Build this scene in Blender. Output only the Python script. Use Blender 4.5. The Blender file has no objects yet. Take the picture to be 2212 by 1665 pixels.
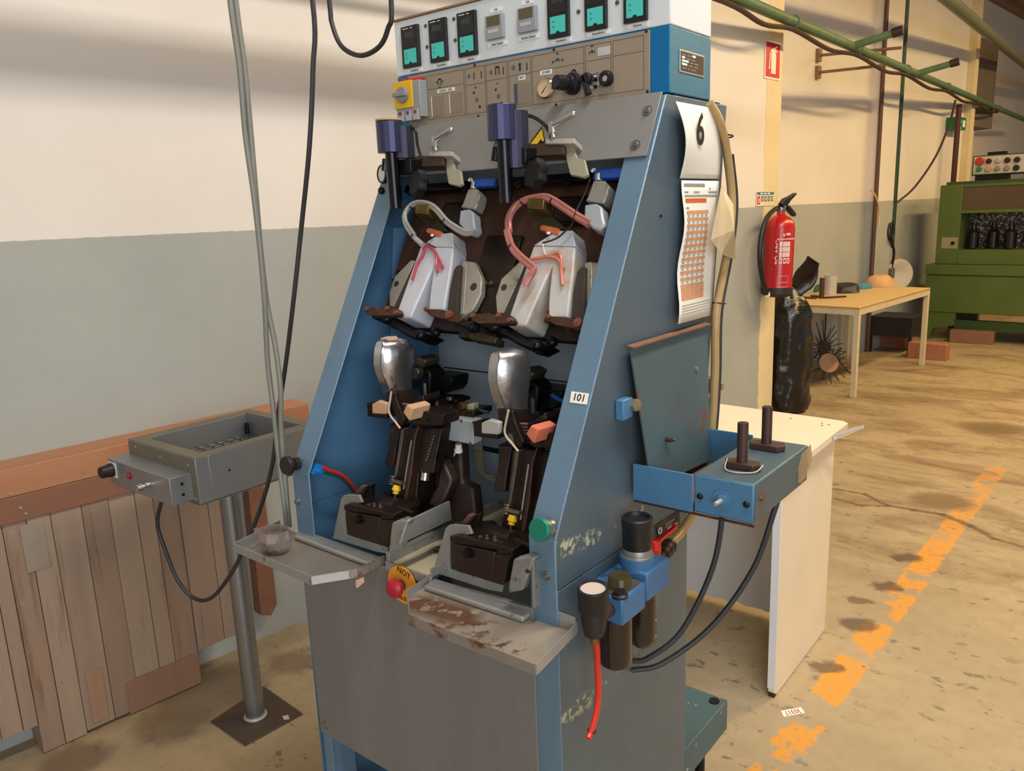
import bpy, bmesh, math, random
from mathutils import Vector, Matrix
random.seed(7)
V = Vector
COL = bpy.context.scene.collection
SC = bpy.context.scene

# ---------------------------------------------------------------- camera
FPX, PITCH, ROLL, AZ, EYE = 1711.0, 0.21398, -0.03934, math.radians(128.747), 1.5
_fh = V((math.cos(AZ), math.sin(AZ), 0)); _up = V((0, 0, 1)); _r0 = _fh.cross(_up)
FW = math.cos(PITCH)*_fh - math.sin(PITCH)*_up
_u0 = _r0.cross(FW)
RT = math.cos(ROLL)*_r0 + math.sin(ROLL)*_u0
UP = RT.cross(FW)
EYEP = V((0, 0, EYE))
cam = bpy.data.cameras.new('camera'); camo = bpy.data.objects.new('camera', cam); COL.objects.link(camo)
cam.sensor_fit = 'HORIZONTAL'; cam.sensor_width = 36.0; cam.lens = FPX/2212*36.0
cam.clip_start = 0.02; cam.clip_end = 200
camo.matrix_world = Matrix(((RT.x, UP.x, -FW.x, 0), (RT.y, UP.y, -FW.y, 0), (RT.z, UP.z, -FW.z, EYE), (0, 0, 0, 1)))
SC.camera = camo

# ---------------------------------------------------------------- light
SC.view_settings.view_transform = 'Standard'; SC.view_settings.look = 'None'
SC.view_settings.gamma = 1.0; SC.view_settings.use_curve_mapping = False
SC.view_settings.exposure = -0.18
world = bpy.data.worlds.new('daylight'); SC.world = world; world.use_nodes = True
_bg = world.node_tree.nodes['Background']
_bg.inputs[0].default_value = (0.86, 0.93, 1.0, 1); _bg.inputs[1].default_value = 0.46

def area(name, loc, target, sx, sy, power, col):
    l = bpy.data.lights.new(name, 'AREA'); l.shape = 'RECTANGLE'; l.size = sx; l.size_y = sy
    l.energy = power; l.color = col
    o = bpy.data.objects.new(name, l); COL.objects.link(o); o.location = loc
    d = (V(target)-V(loc)).normalized()
    o.rotation_euler = d.to_track_quat('-Z', 'Y').to_euler()
    return o
# daylight from the big loading door behind and right of the camera
area('daylight_door', (3.6, -3.0, 2.2), (-1.4, 1.6, 1.2), 4.0, 3.0, 215, (0.88, 0.94, 1.0))
# ceiling tubes above the aisle (warm further in), long side parallel to the wall
def tube_light(name, loc, length, power, col):
    o = area(name, loc, (loc[0], loc[1]+1e-4, 0), 0.24, length, power, col); o.rotation_euler = (0, 0, math.radians(-6.2)); return o
tube_light('ceiling_tube_near', (0.25, 1.6, 4.0), 3.6, 150, (1.0, 0.96, 0.91))
tube_light('ceiling_tube_mid', (0.6, 6.2, 4.0), 3.6, 215, (1.0, 0.72, 0.34))
tube_light('ceiling_tube_far', (1.2, 10.6, 4.0), 3.6, 215, (1.0, 0.70, 0.32))

# ---------------------------------------------------------------- pixel -> place helpers (photo 2212 x 1665)
def ray(x, y): return (x-1106)/FPX*RT - (y-832.5)/FPX*UP + FW
def pX(x, y, v): d = ray(x, y); return EYEP + d*(v/d.x)
def pY(x, y, v, k=0.0, z0=0.0):
    # plane  Y = v + k (Z - z0)
    d = ray(x, y); t = (v + k*(EYE-z0))/(d.y - k*d.z); return EYEP + d*t
def pZ(x, y, v): d = ray(x, y); return EYEP + d*((v-EYE)/d.z)
WA = math.radians(-6.2)                       # the hall's long wall is turned 6.2 degrees against the machine
WN = V((math.cos(WA), math.sin(WA), 0)); WD = V((-math.sin(WA), math.cos(WA), 0))
RW = Matrix.Rotation(WA, 3, 'Z')
def toW(P): return V((P.dot(WN), P.dot(WD), P.z))
def wN(x, y, n): d = ray(x, y); return toW(EYEP + d*(n/d.dot(WN)))
def wS(x, y, s): d = ray(x, y); return toW(EYEP + d*(s/d.dot(WD)))
def wZ(x, y, z): return toW(pZ(x, y, z))
def fr(ox, oy, s): return lambda x, y: (ox+x/s, oy+y/s)

# ---------------------------------------------------------------- materials
def lin(c):
    return tuple((v/255/12.92 if v/255 <= 0.04045 else ((v/255+0.055)/1.055)**2.4) for v in c[:3]) + (1,)
MATS = {}
def node(nt, t, **kw):
    n = nt.nodes.new(t)
    for k, v in kw.items():
        if k.startswith('_'): setattr(n, k[1:], v)
    return n
def mixc(nt, fac, a, b):
    m = nt.nodes.new('ShaderNodeMix'); m.data_type = 'RGBA'
    for sock, v in ((m.inputs[0], fac), (m.inputs[6], a), (m.inputs[7], b)):
        if hasattr(v, 'is_output'): nt.links.new(v, sock)
        else: sock.default_value = v
    return m.outputs[2]
def noise(nt, vec, scale, detail=4, rough=0.6, dist=0.0):
    n = nt.nodes.new('ShaderNodeTexNoise'); n.inputs['Scale'].default_value = scale
    n.inputs['Detail'].default_value = detail; n.inputs['Roughness'].default_value = rough; n.inputs['Distortion'].default_value = dist
    nt.links.new(vec, n.inputs['Vector']); return n.outputs[0]
def ramp(nt, val, a, b, lo=0.0, hi=1.0):
    m = nt.nodes.new('ShaderNodeMapRange'); m.clamp = True
    nt.links.new(val, m.inputs[0]); m.inputs[1].default_value = a; m.inputs[2].default_value = b
    m.inputs[3].default_value = lo; m.inputs[4].default_value = hi; return m.outputs[0]
def math2(nt, op, a, b=0.0):
    m = nt.nodes.new('ShaderNodeMath'); m.operation = op
    for s, v in ((m.inputs[0], a), (m.inputs[1], b)):
        if hasattr(v, 'is_output'): nt.links.new(v, s)
        else: s.default_value = v
    return m.outputs[0]
def vscale(nt, vec, s):
    m = nt.nodes.new('ShaderNodeVectorMath'); m.operation = 'MULTIPLY'
    nt.links.new(vec, m.inputs[0]); m.inputs[1].default_value = s; return m.outputs[0]
def segdist(nt, vec, A, B):
    A, B = V(A), V(B); D = B-A
    def vm(op, a, b=None):
        m = nt.nodes.new('ShaderNodeVectorMath'); m.operation = op
        nt.links.new(a, m.inputs[0])
        if b is not None:
            if hasattr(b, 'is_output'): nt.links.new(b, m.inputs[1])
            else: m.inputs[1].default_value = b
        return m
    pa = vm('SUBTRACT', vec, A).outputs[0]
    dt = vm('DOT_PRODUCT', pa, D).outputs['Value']
    t = nt.nodes.new('ShaderNodeMath'); t.operation = 'MULTIPLY'; t.use_clamp = True
    nt.links.new(dt, t.inputs[0]); t.inputs[1].default_value = 1/D.length_squared
    sc = nt.nodes.new('ShaderNodeVectorMath'); sc.operation = 'SCALE'; sc.inputs[0].default_value = D
    nt.links.new(t.outputs[0], sc.inputs['Scale'])
    return vm('LENGTH', vm('SUBTRACT', pa, sc.outputs[0]).outputs[0]).outputs['Value']
def M(name, col, rough=0.5, metal=0.0, var=0.10, vs=6.0, bump=0.0, bs=250.0, spots=(), stretch=(1, 1, 1), spec=0.5, trans=0.0, alpha=1.0, emit=None, coat=0.0, segs=(), world=False):
    """procedural material: base colour with cloudy variation, spot layers (colour, scale, threshold, softness[, stretch])"""
    if name in MATS: return MATS[name]
    m = bpy.data.materials.new(name); m.use_nodes = True; nt = m.node_tree
    b = nt.nodes['Principled BSDF']; tc = nt.nodes.new('ShaderNodeTexCoord'); vec = tc.outputs['Object']
    if world:
        g = nt.nodes.new('ShaderNodeNewGeometry'); vec = g.outputs['Position']
    c = lin(col)
    v1 = vscale(nt, vec, stretch)
    n = noise(nt, v1, vs, 5)
    f = ramp(nt, n, 0.3, 0.7)
    out = mixc(nt, f, tuple(max(0, x*(1-var)) for x in c[:3])+(1,), tuple(min(1, x*(1+var)) for x in c[:3])+(1,))
    for sp in spots:
        scol, ss, thr, soft = sp[:4]
        vv = vscale(nt, vec, sp[4]) if len(sp) > 4 else vec
        fm = ramp(nt, noise(nt, vv, ss, 8, 0.65), thr, thr+soft)
        out = mixc(nt, fm, out, lin(scol))
    for A, B, w, soft, scol, ns, thr in segs:
        d = segdist(nt, vec, A, B)
        ms = ramp(nt, d, w, w+soft, 1, 0)
        fm = math2(nt, 'MULTIPLY', ms, ramp(nt, noise(nt, vec, ns, 6), thr, thr+0.06))
        out = mixc(nt, fm, out, lin(scol))
    nt.links.new(out, b.inputs['Base Color'])
    b.inputs['Roughness'].default_value = rough; b.inputs['Metallic'].default_value = metal
    b.inputs['Specular IOR Level'].default_value = spec
    if coat: b.inputs['Coat Weight'].default_value = coat; b.inputs['Coat Roughness'].default_value = 0.2
    if trans: b.inputs['Transmission Weight'].default_value = trans; b.inputs['IOR'].default_value = 1.35
    if alpha < 1: b.inputs['Alpha'].default_value = alpha
    if emit: b.inputs['Emission Color'].default_value = lin(emit[0]); b.inputs['Emission Strength'].default_value = emit[1]
    if bump:
        bn = nt.nodes.new('ShaderNodeBump'); bn.inputs['Strength'].default_value = bump; bn.inputs['Distance'].default_value = 0.002
        nt.links.new(noise(nt, v1, bs, 3), bn.inputs['Height']); nt.links.new(bn.outputs[0], b.inputs['Normal'])
    MATS[name] = m; return m

# ---------------------------------------------------------------- mesh builder
def basis(d):
    d = V(d).normalized(); a = V((0, 0, 1)) if abs(d.z) < 0.9 else V((1, 0, 0))
    u = d.cross(a).normalized(); return u, d.cross(u).normalized(), d
def spline(pts, n=8):
    P = [V(p) for p in pts]; out = []
    P = [2*P[0]-P[1]] + P + [2*P[-1]-P[-2]]
    for i in range(1, len(P)-2):
        a, b, c, d = P[i-1:i+3]
        for k in range(n):
            t = k/n
            out.append(0.5*((2*b) + (c-a)*t + (2*a-5*b+4*c-d)*t*t + (3*b-a-3*c+d)*t**3))
    out.append(P[-2]); return out
class B:
    def __init__(s): s.v = []; s.f = []; s.mi = []; s.cur = 0
    def add(s, vs, fs):
        o = len(s.v); s.v += [V(p) for p in vs]
        for f in fs: s.f.append([i+o for i in f]); s.mi.append(s.cur)
        return s
    def box(s, x0, x1, y0, y1, z0, z1):
        return s.add([(x, y, z) for z in (z0, z1) for y in (y0, y1) for x in (x0, x1)], [(0, 2, 3, 1), (4, 5, 7, 6), (0, 1, 5, 4), (2, 6, 7, 3), (0, 4, 6, 2), (1, 3, 7, 5)])
    def obox(s, c, size, ax=(1, 0, 0), ay=(0, 1, 0)):
        ax = V(ax).normalized(); az = ax.cross(V(ay)).normalized(); ay = az.cross(ax); c = V(c); h = [q/2 for q in size]
        vs = [c+ax*h[0]*i+ay*h[1]*j+az*h[2]*k for k in (-1, 1) for j in (-1, 1) for i in (-1, 1)]
        return s.add(vs, [(0, 2, 3, 1), (4, 5, 7, 6), (0, 1, 5, 4), (2, 6, 7, 3), (0, 4, 6, 2), (1, 3, 7, 5)])
    def prism(s, pts, d):
        pts = [V(p) for p in pts]; n = len(pts); d = V(d)
        return s.add(pts+[p+d for p in pts], [list(range(n))[::-1], list(range(n, 2*n))] + [(i, (i+1) % n, n+(i+1) % n, n+i) for i in range(n)])
    def loft(s, rings, caps=True, closed=True):
        n = len(rings[0]); vs = [p for r in rings for p in r]; fs = []
        for k in range(len(rings)-1):
            for i in range(n if closed else n-1):
                fs.append((k*n+i, k*n+(i+1) % n, (k+1)*n+(i+1) % n, (k+1)*n+i))
        if caps: fs += [list(range(n))[::-1], [(len(rings)-1)*n+i for i in range(n)]]
        return s.add(vs, fs)
    def cyl(s, p0, p1, r, r1=None, n=16, caps=True):
        p0, p1 = V(p0), V(p1); u, w, d = basis(p1-p0); r1 = r if r1 is None else r1
        ring = lambda p, q: [p+(u*math.cos(2*math.pi*i/n)+w*math.sin(2*math.pi*i/n))*q for i in range(n)]
        return s.loft([ring(p0, r), ring(p1, r1)], caps)
    def lathe(s, p0, axis, prof, n=20):
        """prof: list of (height along axis, radius)"""
        u, w, d = basis(axis); p0 = V(p0)
        return s.loft([[p0+d*h+(u*math.cos(2*math.pi*i/n)+w*math.sin(2*math.pi*i/n))*max(r, 1e-5) for i in range(n)] for h, r in prof])
    def tube(s, pts, r, n=8, sm=6):
        P = spline(pts, sm) if sm and len(pts) > 2 else [V(p) for p in pts]
        rings = []; u = None
        for i, p in enumerate(P):
            t = (P[min(i+1, len(P)-1)]-P[max(i-1, 0)]).normalized()
            if u is None: u = basis(t)[0]
            u = (u-t*u.dot(t)).normalized(); w = t.cross(u)
            rr = r[i*len(r)//len(P)] if isinstance(r, (list, tuple)) else r
            rings.append([p+(u*math.cos(2*math.pi*k/n)+w*math.sin(2*math.pi*k/n))*rr for k in range(n)])
        return s.loft(rings)
    def ell(s, c, rx, ry, rz, nu=14, nv=9):
        c = V(c); rings = []
        for j in range(nv+1):
            a = math.pi*j/nv - math.pi/2
            rings.append([c+V((rx*math.cos(a)*math.cos(2*math.pi*i/nu), ry*math.cos(a)*math.sin(2*math.pi*i/nu), rz*math.sin(a))) for i in range(nu)])
        return s.loft(rings)
    def torus(s, c, axis, R, r, n=20, m=8):
        u, w, d = basis(axis); c = V(c)
        return s.tube([c+(u*math.cos(2*math.pi*i/n)+w*math.sin(2*math.pi*i/n))*R for i in range(n+1)], r, m, 0)
    def bbox(s):
        lo = V([min(p[i] for p in s.v) for i in range(3)]); hi = V([max(p[i] for p in s.v) for i in range(3)]); return lo, hi

def wloc(o):
    l = V((0, 0, 0)); 
    while o is not None: l = l + o.location; o = o.parent
    return l
ORG = {}
def root(name, loc, label, cat, group=None, wall=False, kind=None):
    """an Empty at the thing's base; wall=True: loc and all its parts are given in hall coordinates (n, s, z)"""
    o = bpy.data.objects.new(name, None); COL.objects.link(o); o.empty_display_size = 0.1
    ORG[o.name] = V(loc)
    if wall: o.location = RW @ V(loc); o.rotation_euler = (0, 0, WA)
    else: o.location = loc
    if label: o['label'] = label
    if cat: o['category'] = cat
    if group: o['group'] = group
    if kind: o['kind'] = kind
    return o
def put(name, b, mat, parent=None, wall=False, label=None, cat=None, group=None, kind=None, bev=0.0, smooth=35, solid=0.0):
    """link builder b as ONE mesh object"""
    me = bpy.data.meshes.new(name)
    if parent is not None: org = ORG[parent.name]
    else:
        lo, hi = b.bbox(); org = V(((lo.x+hi.x)/2, (lo.y+hi.y)/2, lo.z))
    me.from_pydata([p-org for p in b.v], [], b.f)
    mats = mat if isinstance(mat, (list, tuple)) else [mat]
    for m in mats: me.materials.append(m)
    if any(b.mi):
        for p, i in zip(me.polygons, b.mi): p.material_index = i
    bm = bmesh.new(); bm.from_mesh(me); bmesh.ops.recalc_face_normals(bm, faces=bm.faces); bm.to_mesh(me); bm.free()
    if smooth:
        me.polygons.foreach_set('use_smooth', [True]*len(me.polygons)); me.set_sharp_from_angle(angle=math.radians(smooth))
    o = bpy.data.objects.new(name, me); COL.objects.link(o); ORG[o.name] = org
    if parent is not None: o.parent = parent
    elif wall: o.location = RW @ org; o.rotation_euler = (0, 0, WA)
    else: o.location = org
    if bev:
        md = o.modifiers.new('bevel', 'BEVEL'); md.width = bev; md.segments = 2; md.limit_method = 'ANGLE'; md.angle_limit = math.radians(40)
    if solid:
        md = o.modifiers.new('thickness', 'SOLIDIFY'); md.thickness = solid; md.offset = 0
    if label: o['label'] = label
    if cat: o['category'] = cat
    if group: o['group'] = group
    if kind: o['kind'] = kind
    return o
def text(name, s, org, xd, ud, size, mat, parent, ext=0.0003, align='CENTER', bold=0.0, sx=1.0):
    """flat lettering as a mesh lying at org, reading along xd with its up along ud (coordinates of parent's frame)"""
    cu = bpy.data.curves.new(name, 'FONT'); cu.body = s; cu.size = size; cu.align_x = align; cu.align_y = 'CENTER'; cu.extrude = ext; cu.offset = bold
    cu.resolution_u = 3
    t = bpy.data.objects.new(name, cu); COL.objects.link(t)
    dg = bpy.context.evaluated_depsgraph_get(); me = bpy.data.meshes.new_from_object(t.evaluated_get(dg))
    bpy.data.objects.remove(t); bpy.data.curves.remove(cu)
    xd = V(xd).normalized(); zd = xd.cross(V(ud)).normalized(); yd = zd.cross(xd)
    o0 = V(org)-(ORG[parent.name] if parent else V((0, 0, 0)))
    for v in me.vertices: v.co = o0 + xd*v.co.x*sx + yd*v.co.y + zd*v.co.z
    me.materials.clear(); me.materials.append(mat); me.name = name
    o = bpy.data.objects.new(name, me); COL.objects.link(o); ORG[o.name] = ORG[parent.name] if parent else V((0, 0, 0))
    if parent: o.parent = parent
    return o
def clone(src, dx, parent=None):
    """copy of a part and its sub-parts, shifted by dx (shares mesh data)"""
    c = src.copy(); COL.objects.link(c); c.parent = parent if parent is not None else src.parent
    c.location = src.location + V(dx)
    ORG[c.name] = ORG[src.name] if src.name in ORG else V((0, 0, 0))
    for k in [q for q in src.children]:
        d = k.copy(); COL.objects.link(d); d.parent = c; ORG[d.name] = ORG[c.name]
    return c
# ---------------------------------------------------------------- material library
def wall_mat():
    m = bpy.data.materials.new('painted_plaster'); m.use_nodes = True; nt = m.node_tree
    b = nt.nodes['Principled BSDF']; tc = nt.nodes.new('ShaderNodeNewGeometry'); vec = tc.outputs['Position']
    sep = nt.nodes.new('ShaderNodeSeparateXYZ'); nt.links.new(vec, sep.inputs[0])
    z = math2(nt, 'ADD', sep.outputs[2], math2(nt, 'MULTIPLY', noise(nt, vec, 30, 2), 0.006))
    up = ramp(nt, z, 1.4795, 1.4815)
    n = ramp(nt, noise(nt, vec, 1.3, 6), 0.3, 0.7)
    hi = mixc(nt, n, lin((222, 212, 200)), lin((232, 224, 214)))
    lo = mixc(nt, n, lin((158, 160, 153)), lin((172, 174, 166)))
    st = ramp(nt, noise(nt, vscale(nt, vec, (3, 3, 1)), 14, 8, 0.7), 0.70, 0.78)
    lo = mixc(nt, math2(nt, 'MULTIPLY', st, 0.5), lo, lin((120, 116, 100)))
    sc = ramp(nt, noise(nt, vec, 60, 6), 0.745, 0.765)
    c = mixc(nt, up, lo, hi)
    c = mixc(nt, math2(nt, 'MULTIPLY', sc, 0.6), c, lin((110, 95, 80)))
    nt.links.new(c, b.inputs['Base Color']); b.inputs['Roughness'].default_value = 0.75
    bn = nt.nodes.new('ShaderNodeBump'); bn.inputs['Strength'].default_value = 0.25; bn.inputs['Distance'].default_value = 0.004
    nt.links.new(noise(nt, vec, 45, 4), bn.inputs['Height']); nt.links.new(bn.outputs[0], b.inputs['Normal'])
    return m
def floor_mat():
    m = bpy.data.materials.new('worn_concrete'); m.use_nodes = True; nt = m.node_tree
    b = nt.nodes['Principled BSDF']; g = nt.nodes.new('ShaderNodeNewGeometry'); vec = g.outputs['Position']
    c = mixc(nt, ramp(nt, noise(nt, vec, 1.1, 6), 0.3, 0.7), lin((160, 142, 112)), lin((184, 164, 130)))
    c = mixc(nt, ramp(nt, noise(nt, vec, 18, 6), 0.45, 0.75, 0, 0.45), c, lin((150, 128, 96)))
    # dirty traffic band further back
    dirt = ramp(nt, noise(nt, vscale(nt, vec, (1.0, 2.4, 1)), 1.6, 8, 0.7, 0.6), 0.46, 0.66, 0, 0.8)
    sep = nt.nodes.new('ShaderNodeSeparateXYZ'); nt.links.new(vec, sep.inputs[0])
    far = ramp(nt, sep.outputs[1], 2.8, 3.8)
    c = mixc(nt, math2(nt, 'MULTIPLY', dirt, far), c, lin((112, 82, 52)))
    # flakes of old grey-green paint
    wv = vscale(nt, vec, (1.0, 1.6, 1))
    fl = math2(nt, 'MULTIPLY', ramp(nt, noise(nt, wv, 12, 6, 0.62), 0.605, 0.63), ramp(nt, noise(nt, vec, 1.5, 2), 0.40, 0.52))
    c = mixc(nt, math2(nt, 'MULTIPLY', fl, 0.85), c, lin((112, 108, 90)))
    fl2 = ramp(nt, noise(nt, vec, 42, 5, 0.6), 0.70, 0.72)
    c = mixc(nt, math2(nt, 'MULTIPLY', fl2, 0.7), c, lin((96, 84, 66)))
    # orange lane stripe, worn into patches
    d = segdist(nt, vec, (-0.668, 1.50, 0), (-0.538, 4.95, 0))
    dn = math2(nt, 'ADD', d, math2(nt, 'MULTIPLY', math2(nt, 'SUBTRACT', noise(nt, vec, 26, 4), 0.5), 0.05))
    st = ramp(nt, dn, 0.047, 0.053, 1, 0)
    wear = ramp(nt, math2(nt, 'SUBTRACT', noise(nt, vec, 5.5, 5, 0.55), math2(nt, 'MULTIPLY', ramp(nt, sep.outputs[1], 2.3, 2.9, 1, 0), 0.07)), 0.43, 0.47)
    wear2 = ramp(nt, noise(nt, vec, 60, 4), 0.36, 0.44)
    c = mixc(nt, math2(nt, 'MULTIPLY', math2(nt, 'MULTIPLY', st, math2(nt, 'MULTIPLY', wear, wear2)), math2(nt, 'MULTIPLY', ramp(nt, sep.outputs[1], 3.4, 4.6, 1, .55), .9)), c, lin((226, 152, 48)))
    # the branching brown crack
    for A, Bq, w in CRACK:
        d = segdist(nt, vec, A, Bq)
        dn = math2(nt, 'ADD', d, math2(nt, 'MULTIPLY', math2(nt, 'SUBTRACT', noise(nt, vec, 30, 4), 0.5), 0.04))
        c = mixc(nt, ramp(nt, dn, w, w+0.012, 0.75, 0), c, lin((98, 72, 52)))
    for A, r, col in STAIN:
        d = segdist(nt, vec, A, (A[0]+0.03, A[1]+0.02, 0))
        dn = math2(nt, 'ADD', d, math2(nt, 'MULTIPLY', math2(nt, 'SUBTRACT', noise(nt, vec, 22, 4), 0.5), 0.08))
        c = mixc(nt, ramp(nt, dn, r*0.55, r, 0.8, 0), c, lin(col))
    nt.links.new(c, b.inputs['Base Color'])
    b.inputs['Roughness'].default_value = 0.55
    bn = nt.nodes.new('ShaderNodeBump'); bn.inputs['Strength'].default_value = 0.2; bn.inputs['Distance'].default_value = 0.004
    nt.links.new(noise(nt, vec, 30, 5), bn.inputs['Height']); nt.links.new(bn.outputs[0], b.inputs['Normal'])
    return m
f3 = fr(1560, 860, 2.069)
def fl(x, y): p = pZ(*f3(x, y), 0.0); return (p.x, p.y, 0)
CRACK = [(fl(500, 405), fl(640, 430), .004), (fl(640, 430), fl(740, 480), .006), (fl(510, 450), fl(620, 480), .006), (fl(620, 480), fl(740, 480), .006),
         (fl(740, 480), fl(860, 500), .008), (fl(860, 500), fl(985, 520), .012), (fl(985, 520), fl(1110, 570), .014), (fl(1110, 570), fl(1220, 630), .010), (fl(1220, 630), fl(1349, 665), .008)]
STAIN = [(fl(800, 712), .055, (84, 60, 48)), (fl(712, 842), .05, (88, 62, 48)), (fl(600, 905), .035, (110, 84, 62)), (fl(585, 1012), .06, (90, 72, 58)),
         (fl(440, 1200), .045, (100, 74, 58)), (fl(960, 460), .16, (120, 92, 64)), (fl(1200, 135), .22, (112, 92, 60))]
def fq(x, y): p = pZ(x, y, 0.0); return (p.x, p.y, 0)
STAIN += [(fq(440, 1490), .20, (112, 98, 80)), (fq(360, 1560), .12, (120, 102, 80)), (fq(150, 1640), .10, (118, 98, 78)), (fq(620, 1430), .09, (132, 110, 82))]
PLASTER = wall_mat(); CONC = floor_mat()
cream = M('cream_plaster', (226, 206, 164), 0.7, var=0.05, vs=3, bump=0.3, bs=60, spots=[((150, 120, 84), 40, .72, .03)])

put('floor', B().box(-4.6, 13, -6, 28, -0.12, 0), CONC, kind='structure', smooth=0)
put('wall_left', B().box(-2.9, -2.57, -6, 5.0, 0, 4.25), PLASTER, wall=True, kind='structure', smooth=0)
# end strip of that wall, bare cream plaster with a ragged edge to the paint
b = B(); zz = [i*0.055 for i in range(77)]+[4.25]
L = [(-2.568, 4.985+random.uniform(-.012, .012), z) for z in zz]
b.loft([[(-2.568, p[1], p[2]), (-2.568, 5.19, p[2]), (-2.9, 5.19, p[2]), (-2.9, 5.0, p[2])] for p in L])
put('wall_left_end', b, cream, wall=True, kind='structure', smooth=0)
put('wall_recess', B().box(-3.4, -3.1, 5.19, 11.05, 0, 4.25), PLASTER, wall=True, kind='structure', smooth=0)
put('trim_1', B().box(-3.1, -3.0, 8.1, 8.55, 0, 4.25), PLASTER, wall=True, kind='structure', smooth=0)
put('trim_2', B().box(-3.12, -3.02, 10.98, 11.12, 0, 4.25), cream, wall=True, kind='structure', smooth=0)
put('wall_deep_recess', B().box(-3.95, -3.65, 11.05, 26, 0, 4.25), PLASTER, wall=True, kind='structure', smooth=0)
b = B(); b.box(-3.65, -3.45, 12.4, 12.75, 0, 4.25)
put('trim_3', b, PLASTER, wall=True, kind='structure', smooth=0)
put('trim_4', B().box(-3.66, -3.15, 11.12, 12.4, 2.35, 3.4), M('shutter_grey', (112, 98, 84), .7, var=.1), wall=True, kind='structure', smooth=0)
put('wall_end', B().box(-3.95, 9, 26, 26.3, 0, 4.25), PLASTER, wall=True, kind='structure', smooth=0)
b = B(); nn = 150; prof = []
for i in range(nn+1):
    n = -3.95+i*0.075; prof.append((n, 4.25+(0.03 if (i//2) % 2 else -0.03)))
vs = [(n, s, z) for s in (-6, 26.3) for n, z in prof] + [(n, s, 4.4) for s in (-6, 26.3) for n, z in prof]
k = nn+1
b.add(vs, [(i, i+1, k+i+1, k+i) for i in range(nn)] + [(2*k+i, 3*k+i, 3*k+i+1, 2*k+i+1) for i in range(nn)])
put('ceiling', b, M('corrugated_roof', (146, 120, 98), .7, var=.12, vs=2), wall=True, kind='structure', smooth=0)
# ---------------------------------------------------------------- machine: frame, cabinet, control box
XL, XR = -1.41, -0.71
blue = M('blue_hammer_paint', (110, 138, 160), 0.42, 0.35, var=.10, vs=5, bump=.35, bs=420, spots=[((196, 206, 206), 55, .735, .02), ((66, 60, 52), 30, .76, .03)])
bluein = M('blue_gloss_paint', (76, 116, 150), 0.42, 0.1, var=.10, vs=5, bump=.25, bs=420, spots=[((180, 200, 210), 60, .76, .015)])
bluelow = M('blue_grey_worn_paint', (98, 115, 126), 0.38, 0.4, var=.12, vs=4, bump=.35, bs=420,
            spots=[((186, 190, 172), 60, .72, .02), ((70, 70, 62), 18, .72, .05)],
            segs=[((.35, -.216, .956), (.35, -.10, .938), .007, .012, (208, 204, 176), 60, .50), ((.35, -.212, .643), (.35, -.13, .636), .009, .014, (186, 190, 166), 60, .5),
                  ((.35, -.13, .636), (.35, -.01, .64), .002, .008, (186, 190, 166), 70, .55), ((.35, -.10, .938), (.35, .08, .936), .003, .010, (200, 200, 180), 70, .55)])
boxblue = M('control_box_blue', (0, 112, 168), 0.32, 0.25, var=.06, vs=6, bump=.25, bs=420)
boxside = M('control_box_side_blue', (62, 120, 142), 0.42, 0.15, var=.08, vs=6, bump=.25, bs=420)
greyp = M('grey_panel_metal', (126, 123, 120), 0.5, 0.2, var=.08, vs=16, bump=.25, bs=500, stretch=(1, 1, .07), spots=[((84, 78, 70), 38, .715, .03), ((200, 196, 186), 50, .77, .02)])
greyplate = M('grey_hammered_plate', (138, 136, 130), 0.5, 0.3, var=.07, vs=5, bump=.4, bs=450, spots=[((110, 96, 80), 24, .72, .06)])
steel = M('bare_steel', (150, 150, 150), 0.35, 0.9, var=.12, vs=9, bump=.1, spots=[((96, 82, 70), 30, .68, .06)])
galv = M('galvanised_sheet', (152, 150, 144), 0.5, 0.5, var=.14, vs=18, bump=.3, bs=300, spots=[((104, 96, 84), 40, .60, .06), ((64, 56, 48), 100, .67, .02), ((206, 204, 198), 110, .68, .02)])
darkst = M('oily_dark_steel', (50, 38, 32), 0.38, 0.6, var=.25, vs=14, bump=.3, bs=160, spots=[((92, 62, 46), 22, .62, .08), ((20, 18, 18), 35, .6, .08)])
blackst = M('black_metal', (24, 24, 26), 0.35, 0.5, var=.2, vs=14, bump=.1, spots=[((70, 58, 50), 30, .68, .06)])
black = M('black_plastic', (20, 20, 22), 0.4, 0, var=.1, vs=10)
white = M('white_plastic', (232, 232, 226), 0.45, 0, var=.03, vs=10)
paper = M('white_paper', (240, 238, 230), 0.6, var=.02)
ink = M('black_ink', (26, 22, 20), 0.6, var=0)
alu = M('cast_aluminium', (198, 200, 204), 0.5, 0.25, var=.08, vs=9, bump=.25, bs=220, spots=[((150, 136, 118), 16, .62, .12)])

mach = root('heel_moulding_machine', (-1.06, 1.2, 0), 'tall blue and grey twin-station heel moulding machine with control box on top', 'machine')
INC = V((0, 1.364-.983, 1.698-.973)).normalized(); INN = V((0, -INC.z, INC.y))
def inc(x, t, q=0.0): return V((x, .983, .973)) + INC*t + INN*q
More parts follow.
